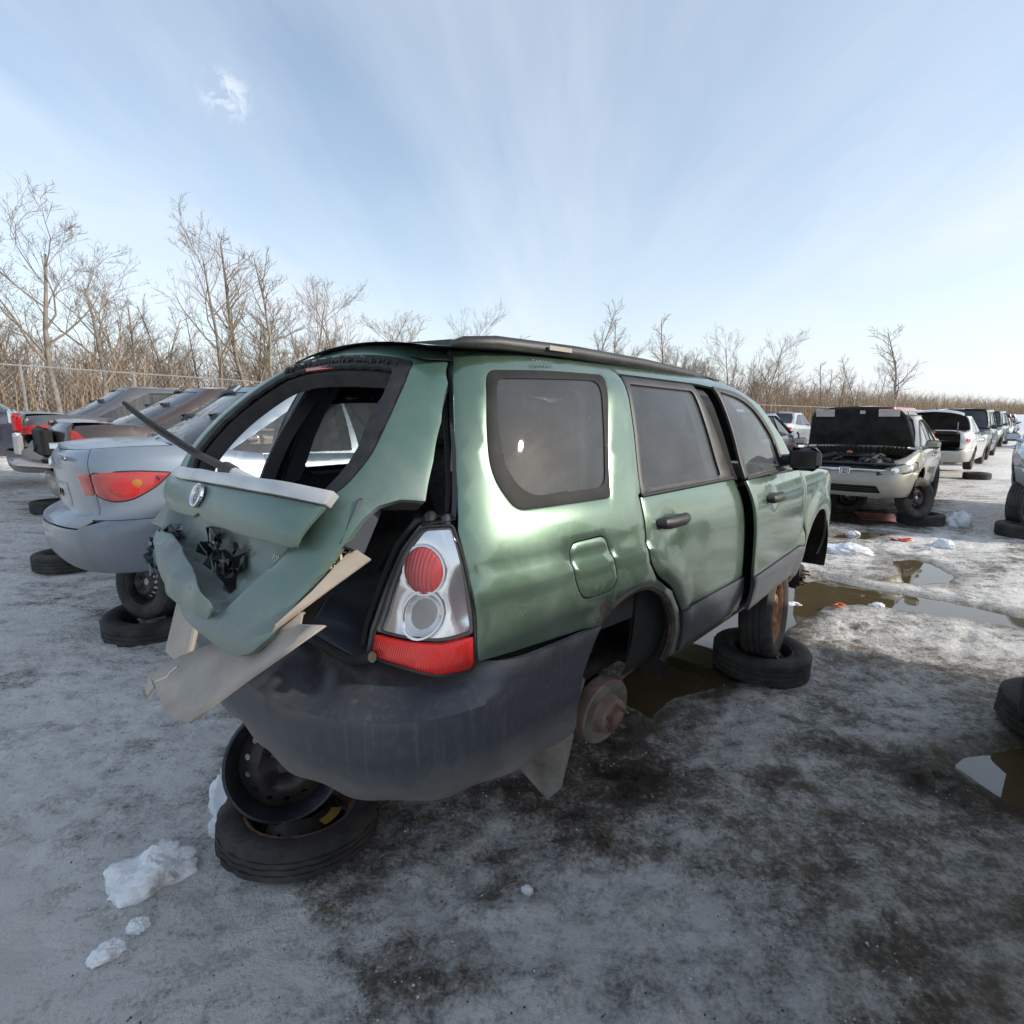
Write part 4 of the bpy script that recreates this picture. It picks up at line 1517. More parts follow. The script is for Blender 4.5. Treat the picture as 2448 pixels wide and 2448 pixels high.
# ---------------------------------------------------------------- what the wagon stands on
wheel('spare', 'spare_wheel_prop', (-.85, 1.90, .075), (.06, .10, 1.0), .6, 1.0, None, 'narrow spare wheel with yellow label lying flat under the green wagon', 'wheel', 'loose wheels used as car stands')
sw = bpy.data.objects['spare_wheel_prop']
lab = []
inv_ = axis_mtx((-.85, 1.90, .075), (.06, .10, 1.0), .6).inverted()
for rr, rev in ((.118, False), (.160, True)):
    q = [(-.85 + rr * math.cos(a), 1.90 + rr * math.sin(a)) for a in np.linspace(-.62, .12, 9)]
    lab += [inv_ @ Vector((x, y, .106 - .06 * (x + .85) - .10 * (y - 1.90))) for x, y in (q[::-1] if rev else q)]
obj('label', lab, [tuple(range(18))], 'yellow_label', sw, False)
wheel('bare_rim', 'wheel_rim_prop', (-.92, 1.97, .285), (.30, -.86, .36), .2, 1.08, None, 'bare black steel rim with round holes standing under the torn rear bumper', 'wheel rim', 'loose wheels used as car stands')
wheel('rusty', 'rusty_wheel_prop', (1.66, 3.33, .415), (.80, -.60, .05), .3, 1.0, None, 'upright wheel with rusty orange rim under the green wagon sill', 'wheel', 'loose wheels used as car stands')
wheel('black', 'black_wheel_prop', (1.66, 3.33, .085), (.02, -.02, 1), .0, .95, None, 'black wheel lying in the puddle under the rusty upright wheel', 'wheel', 'loose wheels used as car stands')


# ================================================================ other cars
def ter(y):
    return float(np.interp(y, [-50, 2.9, 5.8, 8.8, 11.7, 15, 22, 60], [0, 0, .20, .30, .42, .55, .8, 1.2]))


class Car:
    """parametric wreck: a wrapped lower body, a tapered cabin, lids, lamps; frame: +x is the nose, z=0 is where its tyres would stand"""
    def __init__(s, **k):
        d = dict(L=4.5, W=1.77, H=1.46, belt=.93, hood=.74, cowl=.95, deck=1.02, xws=.95, xwt=.18, xrt=-.85, xrb=-1.55, wb=2.66, xc=.03, Rt=.315, wr=.60, tail='sedan',
                 nose=[(.2, -.10), (.3, -.02), (.45, 0), (.6, -.02), (.75, -.10), (.9, -.22)], rear=[(.2, .10), (.3, .02), (.42, 0), (.55, .01), (.62, .05), (.70, .07), (.9, .08), (1.05, .12)], crown=.05, gtop=.0)
        d.update(k)
        s.__dict__.update(d)
        a, h = s.L / 2, s.W / 2
        C = [(-1, 0), (-.992, .30), (-.975, .55), (-.945, .75), (-.895, .88), (-.80, .955), (-.62, .988), (-.3, 1), (0, 1), (.35, 1), (.6, .985), (.76, .945), (.87, .85), (.935, .68), (.97, .42), (.985, .2), (.99, 0)]
        s.O = smooth_line(cr_eval([(x * a, y * h) for x, y in C], 14), .04)
        s.S = np.r_[0, np.cumsum(np.linalg.norm(np.diff(s.O, axis=0), axis=1))]
        s.T = s.S[-1]
        s.xr, s.xf = s.xc - s.wb / 2, s.xc + s.wb / 2
        if s.tail == 'sedan':
            s.tp = [(-a, s.deck - .03), (-a + .25, s.deck), (s.xrb, s.deck + .0), (s.xrb + .5, s.belt + .035), (0, s.belt), (s.xws - .2, s.belt - .005), (s.xws, s.cowl - .02), (s.xws + .5, s.hood + .13), (a - .25, s.hood + .03), (a, s.hood - .06)]
        else:
            s.tp = [(-a, s.belt + .05), (s.xrb, s.belt + .05), (0, s.belt), (s.xws - .2, s.belt - .005), (s.xws, s.cowl - .02), (s.xws + .5, s.hood + .13), (a - .25, s.hood + .03), (a, s.hood - .06)]
        s.cx = (0, 0, .75)

    def ztop(s, x):
        return smg(x, [p[0] for p in s.tp], [p[1] for p in s.tp], .07)

    def sx(s, x):
        i = np.arange(len(s.O))
        return float(np.interp(x, s.O[:, 0], s.S))

    def sy(s, y, front=False):
        k = int(np.argmax(s.O[:, 1]))
        if front:
            return float(np.interp(-y, -s.O[k:, 1], s.S[k:]))
        return float(np.interp(y, s.O[:k, 1], s.S[:k]))

    def low(s, u, z):
        """u: arc from the rear centre, + right side, - left side"""
        a = np.abs(u)
        x = np.interp(a, s.S, s.O[:, 0])
        y = np.interp(a, s.S, s.O[:, 1])
        half = s.L / 2
        br = sstep((-x - half * .45) / (half * .5))
        bf = sstep((x - half * .4) / (half * .55))
        dx = br * smg(z, [p[0] for p in s.rear], [p[1] for p in s.rear], .018) + bf * smg(z, [p[0] for p in s.nose], [p[1] for p in s.nose], .03)
        wz = smg(z, [.15, .25, .4, .55, .7, .85, .95, 1.05, 1.15], [.90, .95, .985, 1, 1, .985, .965, .935, .89], .03)
        zt = s.ztop(x)
        r_ = .055
        k = np.clip((z - (zt - r_)) / r_, 0, 1)
        ins = r_ * (1 - np.sqrt(np.maximum(0, 1 - k * k)))
        rr = np.hypot(x - s.xr, z - s.Rt)
        rf = np.hypot(x - s.xf, z - s.Rt)
        fl = .018 * sstep((.47 - np.minimum(rr, rf)) / .05)
        fl = fl + .012 * np.exp(-((z - (zt - .20)) / .05) ** 2) * (1 - br) * (1 - bf) - .012 * np.exp(-((z - .45) / .1) ** 2) * (1 - br) * (1 - bf)
        yy = np.maximum(y * wz - ins * np.clip(y / (s.W * .4), 0, 1) + fl * np.clip(y / (s.W * .45), 0, 1), 0)
        xx = x + dx + ins * (br * np.clip(1 - y / (s.W * .5), 0, 1) - bf * np.clip(1 - y / (s.W * .5), 0, 1))
        sg = np.where(u >= 0, -1.0, 1.0)
        return np.stack([xx, sg * yy, z + 0 * xx], -1)

    def lowF(s, v, z):
        """v: arc from the front centre, + right side"""
        sg = np.where(v >= 0, 1.0, -1.0)
        return s.low(sg * (s.T - np.abs(v)) + 1e-9 * sg, z)

    KN = [0, .35, .7, .93, 1.07, 1.2, 1.5, 1.8, 1.93, 2.07, 2.3, 2.65, 3.0]

    def cab(s, u, t):
        a = np.abs(u)
        zb = s.belt - .03
        zz = zb + (s.H - zb) * t
        e = t * (1.0 + .25 * (1 - t)) if s.tail == 'sedan' else t
        xr = s.xrb + (s.xrt - s.xrb) * e
        xf = s.xws + (s.xwt - s.xws) * t * (1 + .10 * (1 - t))
        w = s.W / 2 * .925 + (s.wr - s.W / 2 * .925) * (t ** 1.25)
        if s.tail == 'sedan':
            zz = zz + (1 - t) * (s.deck - s.belt + .02) * sstep((1.25 - a) / .9) + (1 - t) * .0
        zz = zz + (1 - t) * (s.cowl - s.belt + .0) * sstep((a - 1.9) / .6)
        cb = .07
        X = [xr - cb, xr - cb * .85, xr - cb * .35, xr + .02, xr + .10, xr + .28, (xr + xf) / 2, xf - .32, xf - .12, xf - .03, xf + .06, xf + .14, xf + .17]
        Y = [0 * w, .38 * w, .72 * w, .92 * w, .975 * w, .992 * w, 1.0 * w, .992 * w, .97 * w, .91 * w, .70 * w, .36 * w, 0 * w]
        X = [x + 0 * a for x in X]
        i = np.clip(np.searchsorted(s.KN, a, side='right') - 1, 0, 11)
        XA, YA = np.stack(X), np.stack([y + 0 * a for y in Y])
        kn = np.array(s.KN)
        tt = (a - kn[i]) / (kn[i + 1] - kn[i])
        ar = np.arange(len(a))

        def P(A, j):
            neg = j < 0
            big = j > 12
            jj = np.clip(j, 0, 12)
            v = A[jj, ar]
            if A is YA:
                v = np.where(neg, -A[1, ar], np.where(big, -A[11, ar], v))
            else:
                v = np.where(neg, A[1, ar], np.where(big, A[11, ar], v))
            return v

        def cr(A):
            p0, p1, p2, p3 = P(A, i - 1), P(A, i), P(A, i + 1), P(A, i + 2)
            return .5 * (2 * p1 + (p2 - p0) * tt + (2 * p0 - 5 * p1 + 4 * p2 - p3) * tt ** 2 + (3 * p1 - p0 - 3 * p2 + p3) * tt ** 3)
        x, y = cr(XA), cr(YA)
        zz = zz + t * s.crown * .5 * (1 - np.clip(y / np.maximum(w, .1), 0, 1) ** 2)
        return np.stack([x, np.where(u >= 0, -1.0, 1.0) * y, zz], -1)

    def cabF(s, v, t):
        sg = np.where(v >= 0, 1.0, -1.0)
        return s.cab(sg * (3.0 - np.abs(v)) + 1e-9 * sg, t)

    def strip(s, x0, x1, n=14, m_=13, crown=None, drop=0.0, w=1.0):
        """a lid between the two shoulder lines"""
        V, F = [], []
        cw = s.crown if crown is None else crown
        for i in range(n):
            x = x0 + (x1 - x0) * i / (n - 1)
            zt = float(s.ztop(np.array([x]))[0])
            best = s.sx(x)
            # find arc whose shoulder sits at x
            us = np.linspace(.02, s.T - .02, 400)
            P = s.low(us, np.full(400, zt) - .001 + 0 * us)
            zz = s.ztop(np.interp(us, s.S, s.O[:, 0]))
            P = s.low(us, zz - .0005)
            k = int(np.argmin(abs(P[:, 0] - x) + (P[:, 1] > -.02) * 0))
            ye = -P[k, 1]
            ze = P[k, 2]
            for j in range(m_):
                t_ = -1 + 2 * j / (m_ - 1)
                V.append((x, t_ * ye * w, ze + cw * (1 - t_ ** 2) * .8 - drop))
        for i in range(n - 1):
            for j in range(m_ - 1):
                a = i * m_ + j
                F.append((a, a + m_, a + m_ + 1, a + 1))
        return V, F

    def roof(s):
        V, F = [], []
        n, rings = 72, 6
        us = np.r_[np.linspace(0, 3, n // 2, endpoint=False), -np.linspace(3, 0, n // 2, endpoint=False)]
        us[n // 2] = -2.999
        P = s.cab(us, np.ones(n))
        c = P.mean(0)
        for r_ in range(rings):
            k = 1 - r_ / rings
            for p in P:
                V.append((c[0] + (p[0] - c[0]) * k, p[1] * k, p[2] + s.crown * (1 - k * k) * .6))
        V.append((c[0], 0, c[2] + s.crown * .6))
        for r_ in range(rings - 1):
            for i in range(n):
                j = (i + 1) % n
                F.append((r_ * n + i, r_ * n + j, (r_ + 1) * n + j, (r_ + 1) * n + i))
        for i in range(n):
            F.append(((rings - 1) * n + i, (rings - 1) * n + (i + 1) % n, len(V) - 1))
        return V, F


def build_car(root, c, det=True, color=(.5, .5, .5, 1), pmat='car_paint', glass='glass_far', hood_open=0.0, trunk_open=0.0, wheels='far', skip=(), lamps=True, win_front=True, tail_poly=None, tail_mat='red_lens_dull', head_poly=None, head_mat='hazed_lens', res=.06, hood=True):
    """panels of one car; det=False joins like panels into few meshes for cars far away"""
    parts = {}

    def put(name, vf, mat, parent=None):
        if det:
            o_ = obj(name, vf[0], vf[1], mat, parent or root)
            o_.color = color
            parts.setdefault(name, []).append(o_)
            return o_
        if name in ('tail_lamp', 'headlamp', 'mirror'):
            o_ = obj(name, vf[0], vf[1], mat, root)
            o_.color = color
            return o_
        key = {'car_paint': 'body', 'car_paint_dirty': 'body', 'glass_far': 'glass', 'glass_tint': 'glass', 'glass_clear': 'glass'}.get(mat, mat)
        parts.setdefault((key, mat), MB()).add(vf[0], vf[1])
        return None
    rs = res if det else .11
    ed = .006 if det else 0
    kw = dict(res=rs, center=c.cx, edge=ed, thick=.015)
    zb = .24
    xr, xf, Rt = c.xr, c.xf, c.Rt
    ra = Rt + .045
    aR = [(c.sx(x), z) for x, z in arc(xr, Rt, ra, 180, 0, 16)]
    sR0, sR1 = c.sx(xr - ra), c.sx(xr + ra)
    sF0, sF1 = c.sx(xf - ra), c.sx(xf + ra)
    archR = lambda: [(c.sx(x), z) for x, z in arc(xr, Rt, ra, 195, -15, 18)]
    archF = lambda: [(c.sx(x), z) for x, z in arc(xf, Rt, ra, 195, -15, 18)]
    zt = lambda u: float(c.ztop(np.array([np.interp(u, c.S, c.O[:, 0])]))[0]) - .0005
    top = lambda a, b_, n=8: [(a + (b_ - a) * i / n, zt(a + (b_ - a) * i / n)) for i in range(n + 1)]
    g = .003
    zbm = .60
    sT = c.sy(c.W * .36)                   # trunk / quarter split
    bumR = [(-sR0 + .02, zb + .02), (sR0 - .02, zb + .02)]
    a0 = arc(xr, Rt, ra, 180, 180 - 62, 8)
    arR = [(c.sx(x), z) for x, z in a0 if z <= zbm - .02]
    bum = [(p[0], p[1]) for p in arR]
    poly = [(-u, z) for u, z in reversed(bum)] + [(-(sR0 - .03), zb), (sR0 - .03, zb)] + bum
    uq = bum[-1][0] + .01
    poly = poly + [(uq, zbm), (sT + .10, zbm), (sT - .02, zbm - .055), (0, zbm - .06), (-sT + .02, zbm - .055), (-sT - .10, zbm), (-uq, zbm)] if c.tail == 'sedan' else poly + [(uq, zbm), (0, zbm), (-uq, zbm)]
    dk = 'cladding' if c.__dict__.get('clad') else pmat
    if 'rear_bumper' not in skip:
        put('rear_bumper', panel_mesh(poly, c.low, **kw), dk)
    # front bumper in the front parameter
    T = c.T
    fr = [(T - c.sx(x), z) for x, z in arc(xf, Rt, ra, 0, 60, 8) if z <= zbm - .02]
    zfb = c.hood - .16
    poly = [(-v, z) for v, z in reversed(fr)] + [(-(fr[0][0] - .05), zb), (fr[0][0] - .05, zb)] + fr
    poly = poly + [(fr[-1][0] + .02, zbm), (.55, zfb + .02), (0, zfb), (-.55, zfb + .02), (-fr[-1][0] - .02, zbm)]
    if 'front_bumper' not in skip:
        intake = rnd([(-.50, .30), (.50, .30), (.42, .42), (-.42, .42)], .03)
        put('front_bumper', panel_mesh(poly, c.lowF, holes=[intake], **kw), dk)
        put('grille', panel_mesh(rnd([(-.52, .28), (.52, .28), (.45, .44), (-.45, .44)], .02), c.lowF, res=.1, off=-.06, thick=0, edge=0, center=c.cx), 'dark_void')
        put('grille', panel_mesh(rnd([(-.5, zfb + .012), (.5, zfb + .012), (.52, c.hood - .065), (-.52, c.hood - .065)], .02), c.lowF, res=.08, off=-.012, thick=0.01, edge=0, center=c.cx), 'black_plastic')
        if det:
            for k in range(4):
                z = .315 + k * .03
                vs_ = np.linspace(-.47, .47, 15)
                put('grille_bar', (lambda b_: (b_.v, b_.f))(MB().tube([tuple(p) for p in (c.lowF(vs_, np.full(15, z)) + np.array([-.03, 0, 0]))], .006, 5)), 'black_plastic')
    x_b = c.xrt * .0 + (c.xws + c.xrb) / 2 - .05      # door split
    x_f = c.xws + .12
    for sg in (1, -1):
        sf = (lambda q: (lambda u, z: c.low(q * u, z)))(sg)
        sB = c.sx(x_b)
        sD = sR1 - .06
        # quarter panel
        start = sT + g if c.tail == 'sedan' else c.sy(c.W * .40)
        ql = [(start, zbm + .004), (uq, zbm + .004)] + [(c.sx(x), z) for x, z in arc(xr, Rt, ra, 180 - 60, 32, 12)] + [(sR1 - .10, Rt + ra * .95), (sD - .06, zt(sD))]
        ql = ql + list(reversed(top(start, sD - .06)))
        put('quarter_panel', panel_mesh(ql, sf, **kw), pmat)
        sS = c.sx(xr + ra)
        rd = [(sD - .06 + g, zt(sD) - .002)] + [(sR1 - .10 + g, Rt + ra * .95)] + [(c.sx(x) + g, z) for x, z in arc(xr, Rt, ra + .004, 40, -2, 8)] + [(sS + .02, zb), (sB, zb)] + list(reversed(top(sD - .06 + g, sB)))[:-1]
        rdo = put('rear_door', panel_mesh(rd, sf, **kw), pmat)
        sFd = c.sx(xf - ra) - .07
        fdp = [(sB + g, zb), (sFd, zb), (sFd + .03, .6)] + list(reversed(top(sB + g, c.sx(x_f))))
        fdo = put('front_door', panel_mesh(fdp, sf, **kw), pmat)
        fp = [(sFd + g, zb), (c.sx(xf - ra), zb + .02)] + [(c.sx(x), z) for x, z in arc(xf, Rt, ra, 185, 58, 14)]
        uf = T - fr[-1][0] - .01
        fp = fp + [(uf, zbm + .004), (T - .55, zfb + .025)] + list(reversed(top(c.sx(x_f) + g, T - .62))) + [(sFd + .03 + g, .6)]
        put('fender', panel_mesh(fp, sf, **kw), pmat)
        # cabin side: pillars with the windows cut out
        ub = 1.5
        wr_ = rnd([(1.10, .13, .03), (1.17, .70, .06), (1.22, .87, .03), (ub - .012, .885, .01), (ub - .012, .10, .01)], .02) if c.tail == 'sedan' else rnd([(1.22, .12, .03), (1.22, .87, .03), (ub - .012, .885, .01), (ub - .012, .10, .01)], .02)
        wf_ = rnd([(ub + .012, .10, .01), (ub + .012, .885, .01), (1.83, .88, .04), (1.93, .55, .05), (1.955, .12, .02)], .02)
        ws = [wr_, wf_]
        if c.tail != 'sedan':
            ws.append(rnd([(.99, .14, .03), (1.02, .84, .03), (1.185, .87, .02), (1.185, .13, .02)], .02))
        gq = [(.0, .0), (3.0, .0), (3.0, 1.0), (.0, 1.0)]
        rg = rnd([(-.5, .10), (.80, .10, .06), (.85, .6, .06), (.80, .90, .06), (-.5, .90)], .04)
        rgx = [(.001, .10)] + [p for p in rg if p[0] > .05] + [(.001, .90)]
        fgx = [(2.999, .06), (2.22, .06), (2.12, .15), (2.09, .5), (2.10, .85), (2.18, .95), (2.999, .95)]
        outl = [(0, 0), (3, 0), (3, .06)] + fgx[1:-1] + [(3, .95), (3, 1), (0, 1), (0, .90)] + list(reversed([p for p in rg if p[0] > .05])) + [(0, .10)]
        cf = (lambda q: (lambda u, t_: c.cab(q * np.clip(u, 0, 3), t_)))(sg)
        kc = dict(res=.07 if det else .14, center=(0, 0, 1.0), edge=0, thick=.02)
        put('cabin_frame', panel_mesh(outl, cf, holes=ws, **kc), pmat)
        for wi in ws:
            p = fdo if wi is wf_ else rdo
            put('window', panel_mesh(wi, cf, res=.12, off=-.008, thick=0, edge=0, center=(0, 0, 1.0)), glass, p)
        if det:
            # handles and mirror
            for dcx, po in ((sB - .14, rdo), (c.sx(xf - ra) - .95, fdo)):
                zz = zt(dcx) - .13
                P = sf(np.array([dcx - .09, dcx - .05, dcx + .05, dcx + .09]), np.full(4, zz))
                b_ = MB().tube([(p[0], p[1] - sg * o_, p[2]) for p, o_ in zip(P, (0, .028, .028, 0))], .014, 8)
                put('handle', (b_.v, b_.f), pmat, po)
            xm = c.xws - .22
            P = sf(np.array([c.sx(xm)]), np.array([zt(c.sx(xm)) - .01]))[0]
            b_ = MB().box((xm, P[1] - sg * .10, P[2] + .085), (.10, .19, .13), None, .035)
            b_.tube([(xm + .03, P[1] + sg * .03, P[2] + .02), (xm + .02, P[1] - sg * .05, P[2] + .05)], .03, 8)
            put('mirror', (b_.v, b_.f), pmat, fdo)
        elif win_front:
            xm = c.xws - .22
            P = sf(np.array([c.sx(xm)]), np.array([zt(c.sx(xm)) - .01]))[0]
            b_ = MB().box((xm, P[1] - sg * .09, P[2] + .08), (.10, .19, .13), None, .035)
            put('mirror', (b_.v, b_.f), pmat)
        # arch liners
        for cx_ in (xr, xf):
            V, F = [], []
            for i in range(15):
                a = R(-15 + 210 * i / 14)
                for y in (c.W / 2 - .04, c.W / 2 - .30):
                    V.append((cx_ + (ra + .01) * math.cos(a), -sg * y, Rt + (ra + .01) * math.sin(a)))
            for i in range(14):
                F.append((2 * i, 2 * i + 1, 2 * i + 3, 2 * i + 2))
            k = len(V)
            V.append((cx_, -sg * (c.W / 2 - .30), Rt))
            for i in range(14):
                F.append((2 * i + 1, k, 2 * i + 3))
            put('arch_liner', (V, F), 'dark_void')
        if lamps:
            tp_ = tail_poly(c, zt) if tail_poly else rnd([(c.sy(c.W * .30), .70), (c.sy(c.W * .30), .88), (c.sx(-c.L / 2 * .80), .90), (c.sx(-c.L / 2 * .86), .72)], .03)
            put('tail_lamp', panel_mesh(tp_, sf, res=.05, off=.006, thick=.02, center=c.cx, edge=.006 if det else 0, sink=.003), tail_mat)
            hp_ = head_poly(c, zt) if head_poly else rnd([(.46, c.hood - .17), (.52, c.hood - .06), (.98, c.hood - .01), (1.02, c.hood - .12)], .03)
            sfF = (lambda q: (lambda v, z: c.lowF(q * v, z)))(sg)
            put('headlamp', panel_mesh(hp_, sfF, res=.05, off=.006, thick=.02, center=c.cx, edge=.006 if det else 0, sink=.003), head_mat)
    # glass front and back, roof
    put('windscreen', panel_mesh(rnd([(-.92, .07, .05), (-.9, .94, .05), (.9, .94, .05), (.92, .07, .05)], .05), c.cabF, res=.12, off=-.006, thick=0, edge=0, center=(0, 0, 1.0)), glass)
    put('rear_window', panel_mesh(rnd([(-.86, .10, .06), (-.84, .90, .06), (.84, .90, .06), (.86, .10, .06)], .05), c.cab, res=.12, off=-.006, thick=0, edge=0, center=(0, 0, 1.0)), glass)
    put('roof', c.roof(), pmat)
    # near-black lid at belt height, painted as the shade inside the cabin; underbody
    V, F = c.strip(c.xrb - .05, c.xws + .05, 8, 7, 0.0, .10, .97)
    put('dark_cabin_lid', (V, F), 'interior')
    b_ = MB().box((0, 0, .30), (c.L * .86, c.W * .70, .10), None, .03)
    put('underbody', (b_.v, b_.f), 'dark_void')
    if det:
        for x, w_ in ((x_b + .10, .5), (x_b - .75, 1.25)):
            for y in ((-.36, .36) if w_ < 1 else (0,)):
                b_ = MB().box((x, y, c.belt - .05), (.14, w_, .5), Matrix.Rotation(-.25, 3, 'Y'), .05)
                put('seat_back', (b_.v, b_.f), 'interior')
            for y in (-.36, .36):
                b_ = MB().box((x - .1, y, c.belt + .25), (.09, .26, .16), Matrix.Rotation(-.2, 3, 'Y'), .04)
                put('headrest', (b_.v, b_.f), 'interior')
    # lids
    if c.tail == 'sedan':
        V, F = c.strip(c.xrb - .10, -c.L / 2 + .10, 12)
        tr_poly = [(-sT + g, zbm - .045), (sT - g, zbm - .045)] + [(u, zt(u)) for u in np.linspace(sT - g, -sT + g, 9)]
        v2, f2 = panel_mesh(tr_poly, c.low, **kw)
        k = len(V)
        V = V + v2
        F = [tuple(reversed(f)) for f in F] + [tuple(i + k for i in f) for f in f2]
        if trunk_open:
            V = rotY(V, c.xrb - .05, c.deck, -trunk_open)
            b2 = c.strip(c.xrb - .08, -c.L / 2 + .09, 10, 11, None, .03, .97)
            v3 = rotY(b2[0], c.xrb - .05, c.deck, -trunk_open)
            put('lid_lining', (v3, b2[1]), 'foam_hood')
            b3 = c.strip(c.xrb - .10, -c.L / 2 + .12, 6, 7, 0, .25, .9)
            put('trunk_well', b3, 'dark_void')
        put('trunk_lid', (V, F), pmat)
    else:
        # upright tailgate below the rear window
        sH = c.sy(c.W * .40)
        v2, f2 = panel_mesh([(-sH + g, zbm + .01), (sH - g, zbm + .01)] + [(u, zt(u)) for u in np.linspace(sH - g, -sH + g, 9)], c.low, **kw)
        put('tailgate', (v2, f2), pmat)
    if hood:
        V, F = c.strip(c.xws + .05, c.L / 2 - .08, 14, 13)
        if hood_open:
            def lid(drop, m_in):
                V_, F_ = [], []
                for i_ in range(14):
                    t_ = i_ / 13
                    x_ = c.xws + .08 + m_in + (c.L / 2 - .16 - 2 * m_in - c.xws - .08) * t_
                    hw = (.74 - .13 * t_ - .05 * max(0, t_ - .85) / .15) - m_in
                    for j_ in range(13):
                        q_ = -1 + j_ / 6
                        V_.append((x_ - .05 * q_ * q_ * t_, q_ * hw, c.cowl - (.20 * t_ ** 1.3) + .04 * (1 - q_ * q_) - drop))
                for i_ in range(13):
                    for j_ in range(12):
                        a_ = i_ * 13 + j_
                        F_.append((a_, a_ + 13, a_ + 14, a_ + 1))
                return rotY(V_, c.xws + .08, c.cowl, hood_open), F_
            put('hood', lid(0, 0), pmat)
            l2 = lid(.022, .018)
            put('hood_lining', (l2[0], [tuple(reversed(f)) for f in l2[1]]), 'foam_hood')
            b3 = c.strip(c.xws + .02, c.L / 2 - .10, 8, 9, 0, .16, .97)
            put('engine_bay', b3, 'dark_void')
        else:
            put('hood', (V, F), pmat)
    if not det:
        ren = {'body': 'body', 'glass': 'glass', 'dark_void': 'underside', 'black_plastic': 'grille', 'red_lens_dull': 'tail_lamps', 'hazed_lens': 'headlamps', 'interior': 'dark_cabin_lid', 'foam_hood': 'lid_lining', 'cladding': 'bumpers'}
        for (key, mat), b_ in parts.items():
            o_ = b_.build(ren.get(key, key), mat, root)
            o_.color = color
    if wheels:
        for x in (xr, xf):
            for sg in (1, -1):
                if (x, sg) in skip or ('r' if x == xr else 'f') + ('r' if sg > 0 else 'l') in skip:
                    continue
                wheel(wheels, 'wheel', (x, -sg * (c.W / 2 - .11), Rt), (0, -sg, 0), .4, Rt / .315, root)
    return parts


def rotY(V, x0, z0, ang):
    c, s = math.cos(ang), math.sin(ang)
    return [(x0 + c * (x - x0) - s * (z - z0), y, z0 + s * (x - x0) + c * (z - z0)) for x, y, z in V]


def car_root(name, x, y, z, nose_away, label, cat='car', group=None, dyaw=0.0, tilt=0.0):
    r_ = empty(name, yard(x, y, z + ter(y)), HEAD + (0 if nose_away else math.pi) + R(dyaw))
    r_.rotation_euler[1] = R(tilt)
    tag(r_, label, cat, group)
    return r_


# ---------------- the pale blue sedan beside the wagon
EL = Car(L=4.5, W=1.775, H=1.48, belt=.95, hood=.72, cowl=.98, deck=1.065, xws=.98, xwt=.20, xrt=-.78, xrb=-1.50, wb=2.65, xc=.06, wr=.60,
         rear=[(.2, .14), (.27, .06), (.36, .015), (.48, 0), (.56, .01), (.585, .03), (.60, .10), (.63, .135), (.7, .13), (.95, .10), (1.06, .13), (1.1, .17)])
el = car_root('silver_blue_sedan', .88, 3.02, .40, True, 'pale silver blue sedan parked between the green wagon and the brown sedan', 'car')
ELC = (.19, .235, .29, 1)


def el_tail(c, zt):
    a = c.sy(c.W * .365)
    return rnd([(a, .895, .03), (a - .005, .755, .03), (a + .10, .715, .06), (a + .22, .725, .08), (a + .38, .80, .1), (a + .50, .890, .015), (a + .28, .912, .15)], .03)


pe_ = build_car(el, EL, True, ELC, 'car_paint_dirty', 'glass_tint', wheels=None, tail_poly=el_tail, tail_mat='red_lens_dull', res=.05)
a = EL.sy(EL.W * .365)
ip = rnd([(a - .16, .885, .03), (a - .012, .893, .01), (a - .017, .755, .02), (a - .13, .745, .04)], .02)
for sg in (1, -1):
    panel('inner_tail_lamp', ip, (lambda q: (lambda u, z: EL.low(q * u, z)))(sg), 'red_lens_dull', el, res=.05, off=.006, thick=.02, center=EL.cx, sink=.003)
for sg in (1, -1):
    sfe = (lambda q: (lambda u, z: EL.low(q * u, z)))(sg)
    lo_ = bpy.data.objects.new('lamp_edge', None)
    bpy.data.objects.remove(lo_)
    tpo = np.array(el_tail(EL, None))
    Pg = sfe(tpo[:, 0], tpo[:, 1])
    MB().tube([(p[0], p[1], p[2]) for p in np.vstack([Pg, Pg[:1]])], .006, 6, False).build('lamp_gasket', 'seal', el)
    panel('lamp_core', ell(a + .20, .805, .085, .062, 22), sfe, 'red_lens_smooth', el, res=.03, off=.010, thick=.01, center=EL.cx)
    panel('lamp_bulb', ell(a + .28, .835, .030, .024, 16), sfe, 'amber_lens', el, res=.03, off=.013, thick=.01, center=EL.cx)
P = EL.low(np.array([.36]), np.array([.97]))[0]
text_mesh('badge', 'ELANTRA', .05, 'chrome', el, Matrix.Translation((P[0] - .008, P[1], P[2])) @ Matrix.Rotation(R(-90), 4, 'Z') @ Matrix.Rotation(R(90), 4, 'X'), .004)
panel('plate_recess', rnd([(-.28, .63), (.28, .63), (.30, .82), (-.30, .82)], .03), EL.low, 'car_paint_dirty', el, res=.06, off=.004, thick=.004, center=EL.cx).color = ELC
for yy in (.05, .12):
    P = EL.low(np.array([yy]), np.array([.74]))[0]
    MB().box((P[0] - .008, P[1], P[2]), (.006, .012, .05)).build('plate_bolt_hole', 'dark_void', el)
P = EL.low(np.array([.02]), np.array([.93]))[0]
mt = axis_mtx((P[0] - .008, 0, .945), (-1, 0, .1)) @ Matrix.Diagonal((1.0, .62, 1, 1))
MB().lathe([(.045, 0), (.047, .006), (.053, .006), (.055, 0)], 24, mt).build('emblem', 'chrome', el)
MB().tube([mt @ Vector((-.022, -.035, .004)), mt @ Vector((-.022, .035, .004))], .006, 6).build('emblem_bar', 'chrome', el)
MB().tube([mt @ Vector((.022, -.035, .004)), mt @ Vector((.022, .035, .004))], .006, 6).build('emblem_bar', 'chrome', el)
MB().tube([mt @ Vector((-.02, 0.008, .004)), mt @ Vector((.02, -.008, .004))], .005, 6).build('emblem_bar', 'chrome', el)
P = EL.low(np.array([a + .42]), np.array([.86]))[0]
